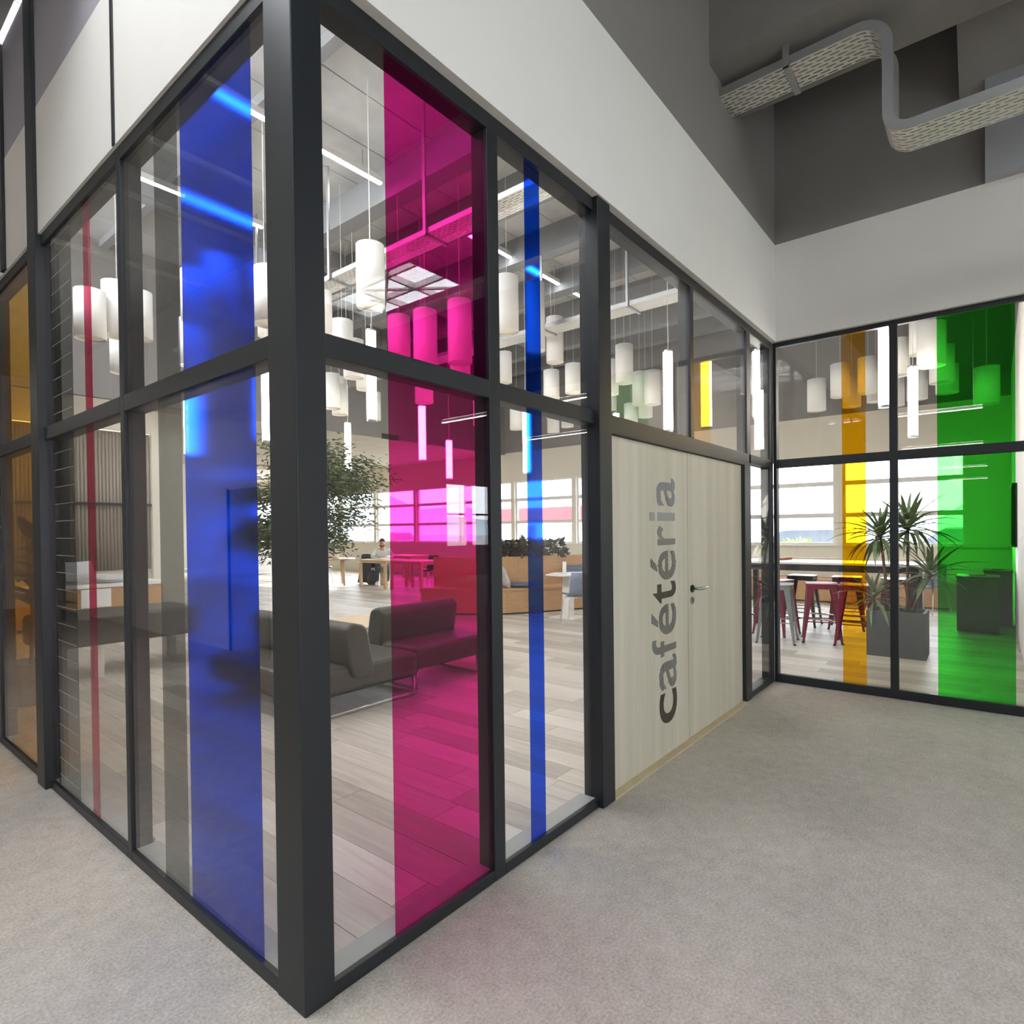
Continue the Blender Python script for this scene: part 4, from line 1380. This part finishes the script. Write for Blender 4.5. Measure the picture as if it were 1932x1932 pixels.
MB().prism(hexp, 2, .725, .75).build('tabletop', M_WTOP, tb, bevel=.004)
MB().box(-.07, .07, -.07, .07, .02, .725).build('pedestal', M_WLEG, tb)
MB().box(-.24, .24, -.24, .24, 0, .02).build('base_plate', M_WLEG, tb)
mh = empty('menu_holder', (7.36, 3.98, .75)); tag(mh, 'clear upright menu holder on the white hexagonal table', 'menu holder')
MB().box(-.05, .05, -.03, .03, 0, .012).build('foot', M_WGLASS, mh)
MB().box(-.05, .05, -.004, .004, .012, .20).build('card', M_PAPER, mh)
o = box('magazine', M_PAPER, None, -.14, .14, -.1, .1, 0, .012); o.location = (7.62, 3.78, .75); o.rotation_euler = (0, 0, .4); tag(o, 'white magazine lying on the hexagonal table', 'magazine')
tro = offset_path(front, .70)
for k, (lb, t) in enumerate([('bronze leaved plant first in the banquette trough', 3.35), ('bronze leaved plant second in the banquette trough', 4.1), ('bronze leaved plant third in the banquette trough', 4.75), ('bronze leaved plant last in the banquette trough', 5.5)]):
    i0 = int(t); f_ = t - i0
    p = tro[i0].lerp(tro[i0 + 1], f_)
    bushy('trough_plant', lb, 'plant', (p.x, p.y, .97), .26, .30, 170, M_LEAF4, .12, 'banquette trough plants')

# second banquette by the windows
b2 = empty('window_banquette', (11.9, -1.3, 0)); tag(b2, 'timber banquette under the windows behind the planter', 'bench')
MB().box(0, .5, 0, 4.0, .03, .43).build('base', M_BENCHW, b2)
MB().box(-.01, .5, 0, 4.0, .43, .46).build('seat', M_BENCHW, b2)
MB().box(.5, .56, 0, 4.0, .03, .86).build('backrest', M_CREAM, b2)

# bins at the side wall
for lb, x, y, sx, sy, h in [('dark sorting bin cabinet behind the green stripe', 9.55, -1.48, .26, .23, .76), ('lower dark bin beside the side wall behind the green stripe', 10.35, -1.7, .25, .16, .80)]:
    e = empty('waste_bin', (x, y, 0)); tag(e, lb, 'bin')
    MB().box(-sx, sx, -sy, sy, .03, h).build('body', M_BIN, e, bevel=.008)
    MB().box(-sx - .01, sx + .01, -sy - .01, sy + .01, h, h + .025).build('lid', M_BLACK, e)
    MB().box(-sx * .5, sx * .5, -sy * .4, sy * .4, h + .0251, h + .03).build('slot', M_SOIL, e)
ws = empty('wall_screen', (10.2, -1.9, 1.62)); tag(ws, 'dark flat screen on the side wall seen edge-on', 'screen')
MB().box(-.75, .75, 0, .06, -.43, .43).build('bezel', M_BLACK, ws)
MB().box(-.72, .72, .06, .064, -.40, .40).build('screen_glass', M_CARGL, ws)

# ------------------------------------------------------------------ man at the table, far tables
def oak_table(label, x, y, sx, sy):
    e = empty('dining_table', (x, y, 0)); tag(e, label, 'table', 'light oak tables')
    MB().box(-sx, sx, -sy, sy, .715, .75).build('tabletop', M_OAK, e, bevel=.006)
    MB().box(-sx + .04, sx - .04, -sy + .04, sy - .04, .66, .715).build('apron', M_OAK, e)
    for a in (-1, 1):
        for b in (-1, 1):
            cx, cy = a * (sx - .045), b * (sy - .045)
            MB().box(cx - .035, cx + .035, cy - .035, cy + .035, 0, .66).build('leg', M_OAK, e, bevel=.005)
    return e


oak_table('light oak table where the man writes', 9.28, 11.12, .40, .56)
oak_table('empty light oak table beside the one the man writes at', 9.28, 9.8, .40, .60)
oak_table('light oak table by the windows behind the man', 11.4, 12.6, .40, .60)
rd = empty('round_table', (8.98, 12.85, 0)); tag(rd, 'round light oak table left of the seated man', 'table')
MB().lathe([(0, .715), (.52, .715), (.54, .73), (.52, .75), (0, .75)], 32).build('tabletop', M_OAK, rd)
for k in range(3):
    a = k * 2 * PI / 3 + 2.6
    MB().tube([(.34 * math.cos(a), .34 * math.sin(a), .715), (.40 * math.cos(a), .40 * math.sin(a), 0)], [.04, .025], 8).build('leg', M_OAK, rd, smooth=True)
pot = empty('white_pot', (8.80, 12.60, .75)); tag(pot, 'cream round pot standing on the round table', 'pot')
MB().lathe([(0, 0), (.085, 0), (.10, .02), (.10, .20), (.092, .20), (.09, .03), (0, .03)], 20).build('pot_body', M_CREAM, pot, smooth=True)
o = box('folder', M_RUST, None, -.15, .15, -.11, .11, 0, .05); o.location = (9.02, 13.05, .75); o.rotation_euler = (0, 0, .5); tag(o, 'rust red folder on the round oak table', 'folder')
o = box('open_book', M_PAPER, None, -.12, .12, -.17, .17, 0, .02); o.location = (9.44, 11.42, .75); tag(o, 'open white book in front of the writing man', 'book')
# coat hung over a chair back
ct = empty('coat', (9.70, 12.30, 0)); tag(ct, 'dark coat draped over the back of a chair near the man', 'coat')
vs, fs = [], []
for i in range(7):
    t = i / 6
    z = .86 - .80 * t
    for j in range(9):
        u = j / 8 * 2 - 1
        vs.append((-.06 - .16 * t + .02 * math.sin(5 * u + 3 * t), u * (.21 + .06 * t), z - .02 * u * u))
for i in range(6):
    for j in range(8):
        a = i * 9 + j
        fs.append((a, a + 1, a + 10, a + 9))
o = MB().add(vs, fs).build('coat_cloth', M_COAT, ct, smooth=True)
o.modifiers.new('solid', 'SOLIDIFY').thickness = .05
o = MB().tube([(0, 0, 0), (.02, 0, .2), (0, 0, .42)], [.15, .17, .06], 12).build('backpack', M_SHELLK, None, smooth=True); o.location = (9.55, 11.95, 0); o.scale = (.7, 1.1, 1); tag(o, 'black backpack on the floor beside the oak table', 'backpack')


def skin_obj(name, mat, parent, verts, edges, root=0, sub=2):
    me = bpy.data.meshes.new(name)
    me.from_pydata([v[0] for v in verts], edges, [])
    o = bpy.data.objects.new(name, me); COL.objects.link(o); o.parent = parent
    me.materials.append(mat)
    bm = bmesh.new(); bm.from_mesh(me)
    ly = bm.verts.layers.skin.verify()
    bm.verts.ensure_lookup_table()
    for i, v in enumerate(bm.verts):
        r = verts[i][1]
        v[ly].radius = (r, r) if not isinstance(r, tuple) else r
        v[ly].use_root = i == root
    bm.to_mesh(me); bm.free()
    md = o.modifiers.new('skin', 'SKIN'); md.use_smooth_shade = True
    s = o.modifiers.new('sub', 'SUBSURF'); s.levels = sub; s.render_levels = sub
    return o


mn = empty('person', (9.90, 11.92, 0), PI + .85)
tag(mn, 'bearded person in a pale striped shirt writing at the oak table', 'person')
V, E_ = [], []


def chain(pts, start=None):
    prev = start
    for p, r in pts:
        V.append((p, r)); i = len(V) - 1
        if prev is not None: E_.append((prev, i))
        prev = i
    return prev


chain([((0, 0, .52), .13)])
chest = chain([((.05, 0, .68), .12), ((.13, 0, .88), .13)], 0)
neck = chain([((.20, 0, 1.01), .055)], chest)
head = chain([((.25, 0, 1.09), .075), ((.27, 0, 1.17), .085), ((.26, 0, 1.23), .06)], neck)
for s in (-1, 1):
    sh = chain([((.14, s * .17, .95), .06)], chest)
    wr = chain([((.24, s * .27, .80), .045), ((.32, s * .26, .78), .042), ((.50, s * .10, .785), .026)], sh)
    palm = chain([((.55, s * .07, .783), .024)], wr)
    for k, (dx, dy, L) in enumerate(((.030, -.6, .055), (.05, -.35, .075), (.055, -.1, .08), (.05, .15, .075), (.04, .4, .06))):
        base = Vector((.57, s * .06, .782))
        d = Vector((1, s * dy - s * .2, 0)).normalized()
        chain([(tuple(base + d * L * .5 + Vector((0, s * dy * .03, .004))), .009), (tuple(base + d * L + Vector((0, s * dy * .03, -.012))), .007)], palm)
    kn = chain([((.10, s * .10, .51), .09), ((.44, s * .13, .50), .062)], 0)
    an = chain([((.42, s * .14, .28), .052), ((.40, s * .14, .09), .036)], kn)
    chain([((.52, s * .15, .045), .03)], an)
skin_obj('body', M_SKIN, mn, V, E_)
V, E_ = [], []
chain([((0, 0, .56), .155)]); c1 = chain([((.05, 0, .70), .15), ((.13, 0, .88), .155), ((.185, 0, .975), .09)], 0)
for s in (-1, 1):
    chain([((.14, s * .18, .945), .085), ((.24, s * .28, .80), .062), ((.32, s * .265, .785), .056), ((.49, s * .11, .788), .036)], c1 - 1)
skin_obj('shirt', M_SHIRT, mn, V, E_)
V, E_ = [], []
chain([((0, 0, .50), .15)])
for s in (-1, 1):
    chain([((.10, s * .10, .505), .105), ((.44, s * .13, .50), .078), ((.42, s * .14, .28), .066), ((.40, s * .14, .10), .055)], 0)
skin_obj('trousers', M_JEANS, mn, V, E_)
for s in (-1, 1):
    MB().obox((.47, s * .145, .045), (.13, 0, 0), (0, .045, 0), (0, 0, .045)).build('shoe', M_WLEG if s < 0 else M_WLEG, mn, bevel=.03, segs=3)
V, E_ = [], []
chain([((.205, 0, 1.13), .07), ((.225, 0, 1.20), .092), ((.275, 0, 1.245), .085), ((.315, 0, 1.235), .05)])
skin_obj('hair', M_HAIR, mn, V, E_)
V, E_ = [], []
chain([((.29, -.068, 1.12), .016), ((.315, -.045, 1.085), .022), ((.33, 0, 1.07), .028), ((.315, .045, 1.085), .022), ((.29, .068, 1.12), .016)])
skin_obj('beard', M_HAIR, mn, V, E_, sub=1)
V, E_ = [], []
chain([((.345, 0, 1.15), .012), ((.365, 0, 1.125), .014)])
skin_obj('nose', M_SKIN, mn, V, E_, sub=1)
for s in (-1, 1):
    MB().obox((.345, s * .032, 1.155), (.006, 0, 0), (0, .012, 0), (0, 0, .006)).build('eye', M_BLACK, mn)
    MB().obox((.26, s * .088, 1.14), (.014, 0, 0), (0, .008, 0), (0, 0, .026)).build('ear', M_SKIN, mn, bevel=.005)

# white cabinet and plants far behind the tree
fc = empty('sideboard', (9.6, 19.2, 0)); tag(fc, 'white sideboard far behind the indoor tree', 'cabinet')
MB().box(-.9, .9, -.25, .25, .06, .88).build('body', M_WTOP, fc)
MB().box(-.92, .92, -.27, .27, .88, .91).build('worktop', M_OAK, fc)
for k in range(3):
    MB().box(-.88 + k * .6, -.31 + k * .6, -.27, -.25, .08, .86).build('cabinet_door', M_WTOP, fc)
bushy('potted_shrub', 'leafy green plant on the far white sideboard', 'plant', (9.4, 19.2, .91), .5, .75, 420, M_LEAF5, .12)

# ------------------------------------------------------------------ outdoors
EX = struct(box('ground', M_GROUND, None, 13.2, 260, -120, 160, -.3, -.1), 'asphalt forecourt outside the windows', 'ground')
mb = MB()
pts = []
for k in range(41):
    a = -1.2 + k * .07
    hh = 9 + 6 * math.sin(k * .9) + 4 * math.sin(k * 2.3 + 1)
    pts.append((240 * math.cos(a), 240 * math.sin(a), hh))
vs, fs = [], []
for x_, y_, h_ in pts:
    vs += [(x_, y_, -1), (x_, y_, h_), (x_ * 1.2, y_ * 1.2, -1)]
for k in range(40):
    a = 3 * k
    fs += [(a, a + 3, a + 4, a + 1), (a + 1, a + 4, a + 5, a + 2)]
struct(mb.add(vs, fs).build('hill', M_HILL, None, smooth=True), 'pale blue hills on the horizon', 'hill')
bd = empty('warehouse', (32, 19.5, -.1)); tag(bd, 'white warehouse with a red band outside the windows', 'building')
MB().box(0, 20, -6.5, 6.5, 0, 14).build('wall', M_BWHITE, bd)
MB().box(-.06, 0, -6.52, 6.52, 2.2, 3.1).build('red_band', M_BRED, bd)
for k in range(4):
    wdw = MB().box(-.05, 0, -5.6 + k * 3, -4 + k * 3, .9, 1.9).build('window', M_CARGL, bd)
    MB().box(-.07, -.05, -4.84 + k * 3, -4.76 + k * 3, .9, 1.9).build('mullion', M_WLEG, wdw)


def car(label, x, y, rz, mat):
    e = empty('parked_car', (x, y, -.1), rz); tag(e, label, 'car', 'parked cars outside')
    prof = rounded([(-2.1, .35), (2.1, .35), (2.15, .75), (1.2, .92), (-2.05, .98)], .12)
    MB().prism(prof, 1, -.85, .85).build('body', mat, e, bevel=.05)
    cab = rounded([(-1.8, .92), (1.15, .92), (.45, 1.45), (-1.35, 1.48)], .12)
    MB().prism(cab, 1, -.74, .74).build('cabin', M_CARGL, e, bevel=.04)
    MB().prism(rounded([(-1.4, 1.44), (.5, 1.41), (.35, 1.5), (-1.25, 1.53)], .03), 1, -.7, .7).build('roof', mat, e)
    for sx in (-1.35, 1.35):
        for sy in (-.8, .8):
            MB().tube([(sx, sy - .1, .32), (sx, sy + .1, .32)], .32, 16).build('wheel', M_TYRE, e)


car('white car parked outside left of the yellow stripe', 24, 4.2, 1.5, M_CARW)
car('grey car parked outside beyond the dracaena', 27, -.6, 1.6, M_CARG)
car('white car parked far outside behind the seated man', 30, 36, 1.4, M_CARW)
car('grey car parked far outside by the far windows', 26, 31, 1.5, M_CARG)
for lb, x, y, r, h in [('pale green shrub outside the window beside the end wall corner', 15.2, 2.2, .55, 1.25), ('pale green shrub outside the middle windows', 16.5, 11.2, .7, 1.2), ('pale green shrub outside the window near the blue stripe', 16, 9.2, .6, 1.2)]:
    bushy('outdoor_shrub', lb, 'shrub', (x, y, -.1), r, h, 420, M_LEAF5, .14, 'outdoor shrubs')
lp = empty('street_lamp', (40, 8.1, -.1)); tag(lp, 'thin twin street lamp outside beyond the car park', 'street lamp')
MB().tube([(0, 0, 0), (0, 0, 7.2)], [.09, .05], 8).build('pole', M_SILVER, lp)
MB().box(-.1, .1, -1.6, 1.6, 7.2, 7.27).build('arm', M_SILVER, lp)
for s in (-1, 1):
    MB().box(-.14, .14, s * 1.6 - .45, s * 1.6 + .45, 7.1, 7.2).build('lamp_head', M_SILVER, lp)
